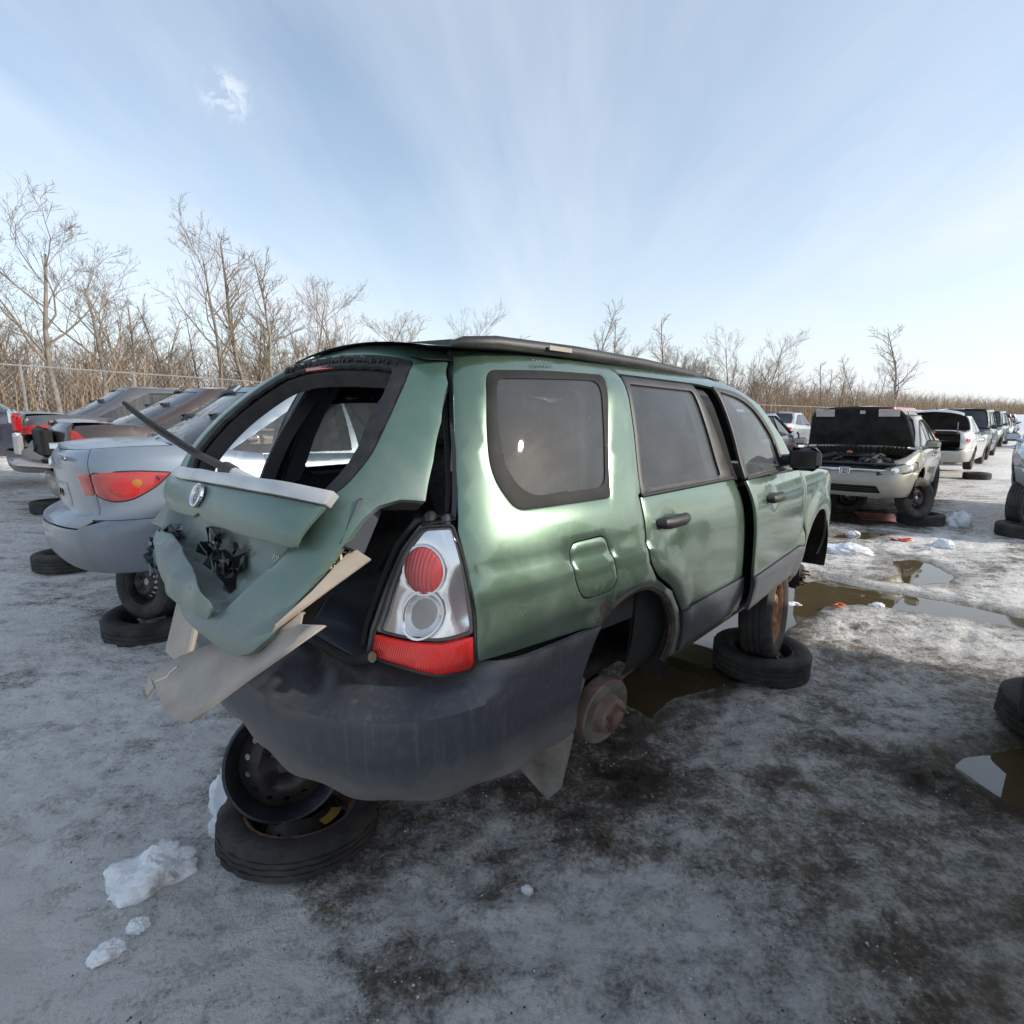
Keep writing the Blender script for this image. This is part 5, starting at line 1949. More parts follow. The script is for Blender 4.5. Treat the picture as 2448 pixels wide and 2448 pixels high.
text_mesh('yard_number', '569003', .030, 'writing_dark', el, Matrix.Translation((P[0] - .012, P[1] - .012, P[2])) @ Matrix.Rotation(R(-47), 4, 'Z') @ Matrix.Rotation(R(90), 4, 'X'), .001, .3)
for sg in (1, -1):
    P = EL.cab(np.array([sg * .93] * 14), np.linspace(.08, .97, 14))
    MB().tube([tuple(p) for p in P], .010, 6).build('window_trim', 'silver_plastic', el)
gx, gy, _ = yard(-.80, 2.93)
wheel('black', 'steel_wheel_prop', (gx, gy, .40), (-.35, -.93, .12), .1, .92, None, 'upright black steel wheel with round holes under the pale blue sedan', 'wheel', 'loose wheels used as car stands')
wheel('tyre', 'muddy_tyre_prop', (gx + .02, gy - .02, .075), (.05, -.05, 1), 0, 1.12, None, 'muddy flat tyre lying in slush under the pale blue sedan', 'tyre', 'loose wheels used as car stands')
gx, gy, _ = yard(2.2, 2.93)
wheel('black', 'steel_wheel_prop', (gx, gy, .34), (.7, -.7, 0), .1, .98, None, 'upright wheel under the front of the pale blue sedan', 'wheel', 'loose wheels used as car stands')

# ---------------- the brown sedan with its tail torn off
BR = Car(L=4.48, W=1.75, H=1.435, belt=.94, deck=1.03, xws=1.20, xwt=.25, xrt=-.72, xrb=-1.62, wb=2.70, xc=.10, wr=.585)
br = car_root('brown_sedan', 1.15, 5.80, .36, True, 'brown sedan with broken rear end and torn bumper, behind the pale blue sedan', 'car')
BRC = (.085, .060, .055, 1)


def br_tail(c, zt):
    q = c.sy(c.W * .33)
    return rnd([(q, .97, .01), (q, .70, .02), (q + .42, .70, .01), (q + .30, .82, .05), (q + .12, .96, .03)], .02)


build_car(br, BR, True, BRC, 'car_paint', 'glass_tint', wheels=None, tail_poly=br_tail, tail_mat='red_lens_smooth', trunk_open=.10)
P = BR.low(np.array([BR.sy(BR.W * .33) + .10]), np.array([.755]))[0]
MB().box((P[0] - .012, P[1] - .002, P[2]), (.012, .15, .06), Matrix.Rotation(-.35, 3, 'Z'), .006).build('reversing_lamp', 'white_plate', br)
tm = MB()
for i in range(16):
    p = Vector((-BR.L / 2 + rng.uniform(-.02, .25), rng.uniform(-.55, .5), rng.uniform(.62, .95)))
    q = [p + Vector((rng.uniform(-.12, .12), rng.uniform(-.14, .14), rng.uniform(-.1, .1))) for _ in range(4)]
    n_ = Vector((.004, .003, .003))
    tm.add(q + [v + n_ for v in q], [(0, 1, 2, 3), (7, 6, 5, 4), (0, 4, 5, 1), (1, 5, 6, 2), (2, 6, 7, 3), (3, 7, 4, 0)])
tm.build('torn_metal', 'steel_black', br)
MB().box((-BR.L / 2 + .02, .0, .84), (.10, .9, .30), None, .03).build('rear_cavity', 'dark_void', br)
mb = MB()
mb.box((-BR.L / 2 - .12, -.10, .62), (.30, .95, .06), Matrix.Rotation(.15, 3, 'Y'), .025)
mb.build('bumper_beam', 'car_paint_dirty', br).color = (.25, .25, .26, 1)
for (x, y, z) in ((-.7, 5.9, .32), (2.3, 5.7, .34)):
    gx, gy, _ = yard(x, y)
    z += ter(y)
    wheel('black', 'steel_wheel_prop', (gx, gy, z), (-.3, -.93, .1), .1, .95, None, 'upright wheel under the %s of the brown sedan' % ('broken tail' if x < 0 else 'front doors'), 'wheel', 'loose wheels used as car stands')
gx, gy, _ = yard(-1.05, 5.05)
wheel('tyre', 'tyre_prop', (gx, gy, .085 + ter(5.05)), (.0, .02, 1), 0, 1.0, None, 'black tyre lying on ice beside the brown sedan', 'tyre', 'loose wheels used as car stands')

# ---------------- grey sedan further along the row, its rear lamp hanging off
GR = Car(L=4.6, W=1.80, H=1.45, belt=.95, deck=1.04, xws=1.05, xwt=.25, xrt=-.80, xrb=-1.55, wb=2.7, xc=.06, wr=.60)
gr_ = car_root('grey_sedan', 1.05, 8.75, .36, True, 'dark grey sedan with a lamp hanging from its torn corner, next past the brown sedan', 'car')
build_car(gr_, GR, True, (.10, .105, .115, 1), 'car_paint_dirty', 'glass_tint', wheels=None, tail_mat='red_lens_smooth', trunk_open=.06)
P = GR.low(np.array([GR.sy(GR.W * .38)]), np.array([.95]))[0]
mb = MB().box((P[0] - .10, P[1] - .05, P[2] - .02), (.10, .13, .26), Matrix.Rotation(.4, 3, 'X'), .04)
mb.build('hanging_lamp', 'red_lens', gr_)
MB().box((P[0] - .12, P[1] + .12, P[2] + .06), (.10, .16, .20), Matrix.Rotation(.2, 3, 'X'), .03).build('lamp_shell', 'reflector', gr_)
MB().box((P[0] - .11, P[1] + .02, P[2] - .30), (.10, .16, .34), Matrix.Rotation(.4, 3, 'X'), .04).build('lamp_bracket', 'silver_plastic', gr_)
gx, gy, _ = yard(-.8, 8.4)
wheel('tyre', 'tyre_prop', (gx, gy, .085 + ter(8.4)), (.0, .02, 1), 0, 1.0, None, 'black tyre lying under the torn corner of the dark grey sedan', 'tyre', 'loose wheels used as car stands')
wheel('black', 'steel_wheel_prop', yard(2.3, 8.7, .34 + ter(8.7)), (-.3, -.93, .1), .1, .95, None, 'upright wheel under the front of the dark grey sedan', 'wheel', 'loose wheels used as car stands')

# ---------------- navy wagon in the row behind
NV = Car(L=4.7, W=1.80, H=1.60, belt=1.0, cowl=1.03, hood=.84, xws=1.05, xwt=.35, xrt=-1.75, xrb=-2.05, wb=2.75, xc=.05, wr=.63, tail='wagon', Rt=.33)
nv = car_root('navy_wagon', -2.1, 11.75, .34, True, 'navy blue wagon at the far left edge below the fence', 'car')
build_car(nv, NV, True, (.012, .018, .045, 1), 'car_paint', 'glass_tint', wheels='far')
P = NV.low(np.array([NV.sx(-.3)]), np.array([.75]))[0]

# ---------------- the wreck on the wagon's other side, just out of the picture
NB = Car(L=4.8, W=1.76, H=1.47, deck=1.05, xc=.05)
nb = car_root('dark_red_sedan', 1.0, -2.92, .33, True, 'dark red sedan at the right edge, standing on tyres', 'car')
build_car(nb, NB, True, (.16, .015, .02, 1), 'car_paint_dirty', 'glass_tint', wheels=None, res=.08)
wheel('black', 'steel_wheel_prop', yard(2.02, -2.12, .40), (-.60, .75, .05), .2, 1.0, None, 'upright dark wheel cut by the right picture edge', 'wheel', 'loose wheels used as car stands')
wheel('tyre', 'tyre_prop', (2.93, 2.53, .10), (.05, -.05, 1), .4, 1.0, None, 'worn tyre lying on ice by the brown puddle at the right edge', 'tyre', 'loose wheels used as car stands')
wheel('black', 'steel_wheel_prop', yard(-.7, -2.9, .36), (.7, -.7, 0), .1, .98, None, 'upright wheel under the tail of the dark red sedan', 'wheel', 'loose wheels used as car stands')

# ---------------- facing row: gold sedan with raised hood
CV = Car(L=4.48, W=1.75, H=1.435, belt=.93, hood=.79, cowl=.96, deck=1.03, xws=1.25, xwt=.20, xrt=-.75, xrb=-1.62, wb=2.70, xc=.06, wr=.585,
         nose=[(.2, -.12), (.28, -.03), (.42, .0), (.56, -.02), (.66, -.07), (.75, -.13), (.9, -.25)])
cv = car_root('gold_grey_sedan', 9.75, .14, .25, False, 'gold grey sedan facing the camera with its hood raised over a bare engine', 'car', None, 1.5)
CVC = (.30, .285, .235, 1)


def cv_head(c, zt):
    return rnd([(.40, .585, .02), (.50, .690, .02), (.66, .725, .04), (1.04, .755, .02), (1.08, .66, .02), (.80, .61, .05)], .02)


build_car(cv, CV, True, CVC, 'car_paint', 'glass_tint', wheels=None, hood_open=R(66), head_poly=cv_head, head_mat='pale_lens')
for sg in (1, -1):
    hpo = np.array(cv_head(CV, None))
    Pg = CV.lowF(sg * hpo[:, 0], hpo[:, 1])
    MB().tube([tuple(p) for p in np.vstack([Pg, Pg[:1]])], .015, 6, False).build('headlamp_gasket', 'seal', cv)
vs_ = np.linspace(-.50, .50, 21)
P = CV.lowF(vs_, np.full(21, .648) - .02 * np.abs(vs_) ** 2)
b_ = MB().tube([(p[0] + .018, p[1], p[2]) for p in P], .022, 8)
bar = b_.build('grille_chrome', 'chrome', cv)
P = CV.lowF(np.array([0.0001]), np.array([.625]))[0]
x0 = P[0] + .045
hm = MB()
hm.box((x0, -.036, .622), (.014, .018, .075))
hm.box((x0, .036, .622), (.014, .018, .075))
hm.box((x0, 0, .620), (.014, .062, .016))
hm.build('emblem', 'chrome', cv)
hm = MB()
ring = [(.062, .052), (.072, .045), (.058, -.042), (.045, -.052)]
pts = [(x0 - .004, y, .622 + z) for y, z in ring] + [(x0 - .004, -y, .622 + z) for y, z in reversed(ring)]
hm.tube(pts + [pts[0]], .007, 6)
hm.build('emblem_frame', 'chrome', cv)
for sg in (1, -1):
    P = CV.lowF(np.array([sg * .86]), np.array([.675]))[0]
    MB().lathe([(.045, .0), (.04, .012), (.03, .016), (0, .017)], 20, axis_mtx((P[0] + .004, P[1], P[2]), (1, -sg * .9, .1))).build('headlamp_reflector', 'reflector', cv)
    P = CV.lowF(np.array([sg * .62]), np.array([.645]))[0]
    MB().lathe([(.055, .0), (.05, .012), (.03, .016), (0, .017)], 20, axis_mtx((P[0] + .004, P[1], P[2]), (1, -sg * .35, .1))).build('headlamp_projector', 'reflector', cv)
eb = MB()
for i in range(22):
    eb.box((rng.uniform(1.35, 2.0), rng.uniform(-.6, .6), rng.uniform(.66, .78)), (rng.uniform(.06, .25), rng.uniform(.06, .3), rng.uniform(.05, .16)), Matrix.Rotation(rng.uniform(-.5, .5), 3, 'Z'), .015)
for i in range(9):
    y = rng.uniform(-.6, .6)
    eb.tube([(rng.uniform(1.4, 1.6), y, .82), (1.7, y + rng.uniform(-.2, .2), .86), (rng.uniform(1.85, 2.05), y + rng.uniform(-.3, .3), .76)], .018, 7)
eb.build('engine', 'engine', cv)
MB().box((1.62, .05, .83), (.42, .55, .07), None, .03).build('engine_cover', 'black_plastic', cv)
MB().lathe([(0, .03), (.035, .03), (.04, 0)], 14, Matrix.Translation((1.7, -.05, .87))).build('oil_cap', 'orange_plastic', cv)
MB().box((2.02, 0, .735), (.22, 1.25, .03), None, .01).build('radiator_shroud', 'black_plastic', cv)
hl = R(66)
for yy, w_ in ((-.42, .26), (.42, .26), (.08, .07)):
    p = rotY([(CV.L / 2 - .24, yy, .765 - .03 * (abs(yy) > .3))], CV.xws + .08, CV.cowl, hl)[0]
    MB().box(p, (.11 if w_ > .1 else .05, w_, .012), Matrix.Rotation(-hl - .06, 3, 'Y')).build('hood_pad', 'silver_plastic', cv)
wheel('black', 'wheel', (CV.xf, CV.W / 2 - .06, .20), (.50, .85, .14), .3, 1.0, cv)
wheel('black', 'wheel', (CV.xf, -CV.W / 2 + .12, .24), (0, -1, 0), .3, 1.0, cv)
wheel('black', 'wheel', (CV.xr, CV.W / 2 - .08, .22), (0, 1, 0), .3, 1.0, cv)
wheel('black', 'wheel', (CV.xr, -CV.W / 2 + .12, .22), (0, -1, 0), .3, 1.0, cv)
wheel('tyre', 'tyre_prop', yard(8.72, -.78, .09), (0, 0, 1), .2, 1.0, None, 'black tyre lying beside the front wheel of the gold grey sedan', 'tyre', 'loose wheels used as car stands')
wheel('black', 'steel_wheel_prop', yard(9.3, .35, .27), (-.7, -.7, 0), .2, .92, None, 'upright wheel in the puddle under the gold grey sedan nose', 'wheel', 'loose wheels used as car stands')

# ---------------- silver sedan with open trunk
TY = Car(L=4.6, W=1.79, H=1.47, deck=1.06, xrb=-1.50, xrt=-.80, xc=.05)
ty = car_root('silver_sedan', 19.1, .02, .24, True, 'silver sedan seen from behind with its trunk lid raised', 'car', None, -2)
TYC = (.48, .49, .47, 1)


def ty_tail(c, zt):
    q = c.sy(c.W * .36)
    return ell(q + .20, .84, .20, .115, 24)


build_car(ty, TY, True, TYC, 'car_paint', 'glass_tint', wheels='black', trunk_open=R(72), tail_poly=ty_tail, tail_mat='silver_plastic')
for sg in (1, -1):
    q = TY.sy(TY.W * .36)
    panel('tail_lamp_ring', ell(q + .22, .83, .13, .085, 20), (lambda k: (lambda u, z: TY.low(k * u, z)))(sg), 'white_plate', ty, res=.05, off=.012, thick=.02, center=TY.cx)
    panel('tail_lamp_lens', ell(q + .22, .83, .09, .06, 20), (lambda k: (lambda u, z: TY.low(k * u, z)))(sg), 'red_lens_dull', ty, res=.05, off=.018, thick=.02, center=TY.cx)
    MB().tube([(TY.xrb - .1, sg * .5, .98), (TY.xrb - .25, sg * .5, 1.3)], .015, 6).build('lid_stay', 'silver_plastic', ty)
wheel('tyre', 'tyre_prop', yard(17.7, -.95, .09), (0, 0, 1), .2, 1.0, None, 'black tyre lying beside the rear wheel of the silver sedan', 'tyre', 'loose wheels used as car stands')

# ---------------- pale silver car at the right edge, facing row
RS = Car(L=4.5, W=1.78, H=1.47, xc=.05)
rs_ = car_root('pale_silver_sedan', 10.7, -2.60, .36, False, 'pale silver sedan cut by the right edge, raised on a wheel and a tyre', 'car', None, 1.0)
build_car(rs_, RS, True, (.50, .55, .60, 1), 'car_paint', 'glass_tint', wheels=None)
wheel('black', 'steel_wheel_prop', yard(8.95, -1.88, .44), (-.55, .80, .0), .2, 1.0, None, 'upright wheel under the pale silver sedan at the right edge', 'wheel', 'loose wheels used as car stands')
wheel('tyre', 'tyre_prop', yard(8.60, -1.98, .10), (0, 0, 1), .2, 1.05, None, 'tyre lying flat under the pale silver sedan at the right edge', 'tyre', 'loose wheels used as car stands')

# ---------------- grey sedan and snowy cars beyond the wagon's windscreen
GB = Car(L=4.6, W=1.80, H=1.45, xc=.05)
protoS = empty('far_sedan')
build_car(protoS, GB, False, (.2, .2, .2, 1), 'car_paint', 'glass_far', win_front=True)
SU = Car(L=4.65, W=1.85, H=1.75, belt=1.08, cowl=1.10, hood=.92, xws=1.05, xwt=.45, xrt=-1.95, xrb=-2.15, wb=2.7, xc=.05, wr=.66, tail='suv', Rt=.36)
protoU = empty('far_suv')
build_car(protoU, SU, False, (.2, .2, .2, 1), 'car_paint', 'glass_far')
MV = Car(L=4.9, W=1.92, H=1.78, belt=1.06, cowl=1.06, hood=.86, xws=1.45, xwt=.55, xrt=-2.1, xrb=-2.25, wb=3.0, xc=.1, wr=.68, tail='suv', Rt=.34)
protoV = empty('far_minivan')
build_car(protoV, MV, False, (.2, .2, .2, 1), 'car_paint', 'glass_far')
protos = {'s': protoS, 'u': protoU, 'v': protoV}
kind_name = {'s': ('sedan', 'sedan'), 'u': ('suv', 'suv'), 'v': ('minivan', 'minivan')}
# (kind, x, y, nose away, colour, colour word, label)
far = [
    ('s', 10.4, 2.95, 0, (.075, .08, .085, 1), 'charcoal sedan directly left of the gold grey sedan with raised hood'),
    ('s', 11.0, 5.9, 0, (.50, .52, .55, 1), 'white sedan dusted with snow, behind the wagon windscreen'),
    ('u', 14.35, .80, 1, (.25, .010, .016, 1), 'bright red suv directly behind the gold grey sedan with raised hood'),
    ('u', 25.0, .05, 0, (.012, .03, .035, 1), 'black suv standing just past the silver sedan with open trunk'),
    ('s', 30.0, .1, 1, (.50, .52, .52, 1), 'white sedan next in line past the black suv'),
    ('v', 36.6, .0, 0, (.05, .09, .10, 1), 'dark teal minivan fourth in the long line of wrecks'),
    ('s', 42.6, .1, 1, (.30, .28, .25, 1), 'tan sedan halfway down the long line of wrecks'),
    ('s', 48.6, .0, 0, (.45, .46, .46, 1), 'light grey sedan beyond the tan sedan in the long line'),
    ('u', 55.0, .1, 1, (.12, .015, .02, 1), 'maroon suv far down the long line of wrecks'),
    ('s', 62.0, .0, 0, (.05, .06, .09, 1), 'navy sedan far down the long line of wrecks'),
    ('v', 69.0, .1, 1, (.40, .42, .44, 1), 'silver minivan near the far end of the long line'),
    ('s', 77.0, .0, 0, (.02, .02, .025, 1), 'black sedan near the far end of the long line'),
    ('s', 86.0, .1, 1, (.42, .42, .40, 1), 'pale sedan last in the long line of wrecks'),
    ('s', 21.8, 2.95, 0, (.20, .21, .22, 1), 'grey sedan beside the silver sedan with open trunk, one column in'),
    ('s', 28.2, 3.0, 1, (.55, .56, .57, 1), 'white sedan one column in behind the line of wrecks'),
    ('v', 34.5, 3.0, 0, (.03, .035, .06, 1), 'dark blue minivan one column in behind the line of wrecks'),
    ('s', 45.0, 3.0, 0, (.25, .03, .03, 1), 'red sedan one column in, far down the line'),
    ('u', 58.0, 3.0, 0, (.5, .5, .5, 1), 'silver suv one column in, far down the line'),
    ('s', 17.0, 6.0, 1, (.40, .42, .45, 1), 'silver sedan two columns in behind the charcoal sedan'),
    ('s', 23.5, 6.0, 1, (.42, .43, .45, 1), 'light silver sedan further back, two columns in behind the charcoal sedan'),
    ('s', 17.5, 9.0, 1, (.30, .31, .33, 1), 'grey sedan three columns in, seen past the wagon roof pillar'),
    ('s', 60.0, -3.4, 0, (.45, .46, .47, 1), 'grey sedan across the lane near the snow bank'),
    ('u', 42.0, -3.3, 0, (.10, .11, .12, 1), 'dark suv across the lane, right edge'),
    ('s', 8.6, 8.9, 0, (.14, .14, .15, 1), 'dark grey sedan nose to nose with the torn grey sedan'),
    ('s', 8.4, 5.85, 0, (.24, .25, .27, 1), 'grey sedan nose to nose with the brown sedan'),
    ('u', 12.0, 11.9, 1, (.05, .06, .07, 1), 'black suv in the far row left of the wagon'),
]
for i, (kd, x, y, away, colr, lab_) in enumerate(far):
    r_ = protos[kd].copy()
    col.objects.link(r_)
    r_.name = kind_name[kd][0] + '_car'
    for ch in list(protos[kd].children):
        copy_tree(ch, r_, colr)
    r_.location = yard(x + rng.uniform(-.2, .2), y + rng.uniform(-.08, .08), (.30 if x < 20 else .22) + ter(y))
    r_.rotation_euler = (R(rng.uniform(-1, 1)), R(rng.uniform(-1, 1)), HEAD + (0 if away else math.pi) + R(rng.uniform(-3, 3)))
    if 'bright red' in lab_:
        r_.location.z = .14
    tag(r_, lab_, kind_name[kd][1], 'wrecks standing in rows')
for p in protos.values():
    for ch in list(p.children):
        for g_ in list(ch.children):
            bpy.data.objects.remove(g_)
        bpy.data.objects.remove(ch)
    bpy.data.objects.remove(p)


# ================================================================ ground
def to_yard(X, Y):
    c, s = math.cos(HEAD), math.sin(HEAD)
    dx, dy = X - YARD.x, Y - YARD.y
    return c * dx + s * dy, -s * dx + c * dy


def terrain(X, Y):
    xa, ya = to_yard(np.asarray(X, float), np.asarray(Y, float))
    return np.interp(ya, [-50, 2.9, 5.8, 8.8, 11.7, 15, 22, 60], [0, 0, .20, .30, .42, .55, .8, 1.2])


PUDDLES = [
    [(0.62, 2.95), (0.78, 2.76), (1.0, 2.97), (1.3, 3.12), (1.62, 3.25), (2.0, 3.80), (2.43, 4.21), (2.83, 4.55), (3.15, 4.57), (3.39, 4.46), (3.9, 4.14), (4.3, 3.8), (4.7, 4.0), (4.27, 4.3), (3.99, 4.69), (3.53, 5.05), (3.32, 5.33), (2.93, 5.22), (2.44, 5.0), (1.7, 4.35), (1.33, 3.85), (.91, 3.5), (.72, 3.2)],
    [(4.48, 6.08), (4.8, 6.15), (4.87, 5.95), (4.74, 5.46), (4.49, 5.25), (4.17, 5.2), (3.77, 5.3), (4.2, 5.55)],
    [(2.14, 2.32), (2.15, 2.12), (2.2, 1.95), (2.7, 2.1), (3.2, 2.3), (2.9, 2.6), (2.53, 2.45), (2.26, 2.39)],
    [(4.9, 9.0), (5.49, 8.15), (6.3, 8.45), (6.8, 9.3), (6.2, 10.2), (5.2, 10.0)],
    [(4.5, 7.3), (4.9, 7.2), (5.5, 7.55), (5.2, 7.75), (4.7, 7.55)],
]
WATER_Z = -.012


def lines(lo, hi, a, b_, d, far_lo, far_hi, grow=1.10):
    mid = list(np.arange(a, b_ + 1e-6, d))
    up, dn = [], []
    st, v = d, b_
    while v < far_hi:
        st *= grow
        v += st
        up.append(v)
    st, v = d, a
    while v > far_lo:
        st *= grow
        v -= st
        dn.append(v)
    return np.array(dn[::-1] + mid + up)


gxs = lines(0, 0, -2.6, 5.2, .022, -500, 700, 1.075)
gys = lines(0, 0, .95, 6.8, .022, -60, 900, 1.06)
GX, GY = np.meshgrid(gxs, gys, indexing='ij')
sh = GX.shape
X, Y = GX.ravel(), GY.ravel()
ya_, yb_ = to_yard(X, Y)
near = np.clip(1.4 - np.hypot(X - 1.3, Y - 3.5) / 14, 0, 1)
u1 = X * math.cos(.9) + Y * math.sin(.9)
v1 = -X * math.sin(.9) + Y * math.cos(.9)
n_big = fbm(X * .8, Y * .8, 3, 1)
n_mid = fbm(X * 3.2, Y * 3.2, 4, 5)
n_fine = fbm(X * 13, Y * 13, 3, 9, .6)
n_str = fbm(u1 * 1.2, v1 * 5.5, 4, 21)
ridged = 1 - np.abs(2 * fbm(X * 2.2, Y * 2.2, 4, 31) - 1)
crust = np.clip((fbm(X * .9 + 4, Y * .9, 3, 41) - .42) * 5, 0, 1)          # broken, lumpy crust patches
Zg = .010 + .030 * (n_big - .42) + .034 * (n_mid - .5) * (.45 + .9 * crust) + .040 * (n_fine - .5) * (.40 + 1.0 * crust) + .012 * (n_str - .5) + .010 * (ridged - .6)
bx = np.exp(-(((X - 1.9) * .55 + (Y - 2.25) * .85) / .16) ** 2) * np.clip((X - 1.2) / .4, 0, 1) * np.clip((3.4 - X) / .6, 0, 1)   # slush ridge by the right puddle
Zg = Zg + .02 * bx * (n_fine + n_mid - .6)
rut = np.zeros(len(X))
for r0, ph_ in ((-1.25, 0.0), (-1.62, 1.7), (-1.46, .6)):
    rut = rut + np.exp(-((yb_ - r0 - .10 * np.sin(ya_ * .7 + ph_)) / .055) ** 2)
lug = .5 + .5 * np.sign(np.sin(ya_ * 95 + 7 * yb_))
Zg = Zg - rut * (.010 + .008 * lug) * np.clip((n_big - .3) * 4, 0, 1)
Zg = np.maximum(Zg, .0) * near + (1 - near) * (.05 * (n_big - .4))
wet = np.zeros(len(X))
for pi, pp in enumerate(PUDDLES):
    pp = np.array(pp)
    bb = (X > pp[:, 0].min() - .8) & (X < pp[:, 0].max() + .8) & (Y > pp[:, 1].min() - .8) & (Y < pp[:, 1].max() + .8)
    idx = np.where(bb)[0]
    P2 = np.stack([X[idx], Y[idx]], 1)
    sd = seg_dist(P2, pp) * np.where(inside(P2, pp), 1, -1)
    sd = sd + .10 * (n_mid[idx] - .5) + .05 * (n_fine[idx] - .5)
    Zg[idx] = Zg[idx] * np.clip(1 - (sd + .12) / .16, 0, 1) - .055 * sstep((sd + .06) / .20)
    wet[idx] = np.maximum(wet[idx], sstep((sd + .30) / .30))
Zg = Zg + terrain(X, Y)
# dirt under and beside the wrecks
slot = np.abs(((yb_ + 1.45) % 2.9) - 1.45)
rowmask = ((ya_ > -1.1) & (ya_ < 3.3)) | ((ya_ > 7.8) & (ya_ < 12.6))
car_d = np.clip((1.0 - slot) / .3, 0, 1) * rowmask * np.clip((np.minimum(np.abs(ya_ + 1.1), 9) + .2) / .5, .2, 1)
dirt = .55 * car_d * (.25 + 1.3 * np.clip((n_mid - .3) * 2, 0, 1)) + .55 * bx + .45 * np.clip((fbm(X * .55 + 9, Y * .55 + 3, 4, 61) - .55) * 4, 0, 1) * near + .35 * np.clip((n_mid - .55) * 5, 0, 1)
dirt = dirt + .5 * np.exp(-(((X + .2) / .9) ** 2 + ((Y - 2.2) / .5) ** 2)) * np.clip((fbm(X * 2, Y * 2, 3, 71) - .3) * 3, 0, 1)
snow_m = np.clip((fbm(X * .7 + 2, Y * .7 - 5, 4, 81) - .44) * 3.5, 0, 1) * .75 + .55 * np.clip((n_str - .5) * 4, 0, 1)
snow_m = snow_m + .45 * sstep((.6 - X) / .8) * sstep((1.9 - Y) / .5)
dirt = dirt + .42 * sstep((X - .5) / .7) * sstep((2.7 - Y) / .6) * np.clip((fbm(X * 1.3, Y * 1.3, 5, 55, .65) - .36) * 3, 0, 1)
snow_m = snow_m + .75 * np.exp(-((ya_ - 4.6) / 1.3) ** 2 - ((yb_ + 1.5) / 1.4) ** 2) + .70 * np.clip((-X - .5) / 1.2, 0, 1)
far_k = np.clip((np.hypot(X, Y) - 9) / 10, 0, 1)
snow_m = snow_m * (1 - far_k) + far_k * (.35 + .5 * (ya_ > 18) + .6 * n_str * 0 + .5 * (fbm(X * .35, Y * .35, 3, 91) - .4))
dirt = dirt * (1 - .6 * far_k)
nxg, nyg = sh
ii = np.arange(nxg * nyg).reshape(sh)
quads = np.stack([ii[:-1, :-1], ii[1:, :-1], ii[1:, 1:], ii[:-1, 1:]], -1).reshape(-1, 4)
me = bpy.data.meshes.new('ground')
me.vertices.add(len(X))
me.vertices.foreach_set('co', np.stack([X, Y, Zg], 1).astype(np.float32).ravel())
me.loops.add(len(quads) * 4)
me.loops.foreach_set('vertex_index', quads.astype(np.int32).ravel())
me.polygons.add(len(quads))
me.polygons.foreach_set('loop_start', np.arange(0, len(quads) * 4, 4, dtype=np.int32))
me.polygons.foreach_set('loop_total', np.full(len(quads), 4, dtype=np.int32))
me.update(calc_edges=True)
me.shade_smooth()
ca = me.color_attributes.new('cover', 'FLOAT_COLOR', 'POINT')
ca.data.foreach_set('color', np.stack([np.clip(snow_m, 0, 1), np.clip(dirt, 0, 1), wet, np.clip(crust, 0, 1)], 1).astype(np.float32).ravel())
ground = bpy.data.objects.new('ground', me)
col.objects.link(ground)
tag(ground, kind='structure')

m, t, b, o = new_mat('ice_ground')
tc = t.n('ShaderNodeTexCoord')
at = t.n('ShaderNodeAttribute', attribute_name='cover')
sp_ = t.n('ShaderNodeSeparateColor')
t.l(at.outputs['Color'], sp_.inputs[0])
mp = t.n('ShaderNodeMapping')
mp.inputs['Rotation'].default_value = (0, 0, R(-48))
mp.inputs['Scale'].default_value = (1, 3.2, 1)
t.l(tc.outputs['Object'], mp.inputs[0])
n_a = t.noise(mp.outputs[0], 1.6, 8, .68, .4)
n_b = t.noise(tc.outputs['Object'], 11, 8, .7)
n_c = t.noise(tc.outputs['Object'], 55, 6, .75)
n_d = t.noise(tc.outputs['Object'], .45, 4, .6)
vor = t.n('ShaderNodeTexVoronoi')
vor.inputs['Scale'].default_value = 26
t.l(tc.outputs['Object'], vor.inputs['Vector'])
ctr = lambda n_, k: t.math('MULTIPLY', t.math('SUBTRACT', n_, .5), k)
val = t.math('ADD', t.math('ADD', ctr(n_a, 1.0), ctr(n_b, 1.15)), t.math('ADD', ctr(n_c, 1.05), ctr(n_d, .35)))
val = t.math('ADD', val, t.math('MULTIPLY', t.math('SUBTRACT', sp_.outputs[0], .30), .34))
val = t.math('SUBTRACT', val, t.math('MULTIPLY', t.math('SUBTRACT', sp_.outputs[1], .12), .46))
val = t.math('ADD', val, .595)
c1_ = t.ramp(val, [(0.0, (.034, .027, .021)), (.22, (.095, .077, .061)), (.40, (.245, .215, .186)), (.52, (.405, .385, .36)), (.64, (.585, .565, .54)), (.86, (.87, .85, .82))])
brown = t.maprange(t.noise(tc.outputs['Object'], 1.3, 5, .6), .50, .68, 0, .55)
c2_ = t.mix(t.math('MULTIPLY', brown, t.maprange(val, .3, .75, 1, .25)), c1_, (.20, .155, .105))
c4_ = t.mix(t.math('MULTIPLY', sp_.outputs[2], .55), c2_, (.075, .060, .042))
t.l(c4_, b.inputs['Base Color'])
rg1 = t.ramp(val, [(.0, .42), (.3, .24), (.5, .16), (.68, .42), (.9, .66)])
rg3 = t.mix(t.math('MULTIPLY', sp_.outputs[2], .8), rg1, (.10,) * 3)
t.l(rg3, b.inputs['Roughness'])
b.inputs['IOR'].default_value = 1.31
hh = t.math('ADD', t.math('MULTIPLY', n_b, .8), t.math('MULTIPLY', n_c, .6))
hh = t.math('ADD', hh, t.math('MULTIPLY', vor.outputs['Distance'], .25))
bp = t.n('ShaderNodeBump')
bp.inputs['Strength'].default_value = 1.0
bp.inputs['Distance'].default_value = .05
t.l(hh, bp.inputs['Height'])
t.l(bp.outputs[0], b.inputs['Normal'])
me.materials.append(M['ice_ground'])

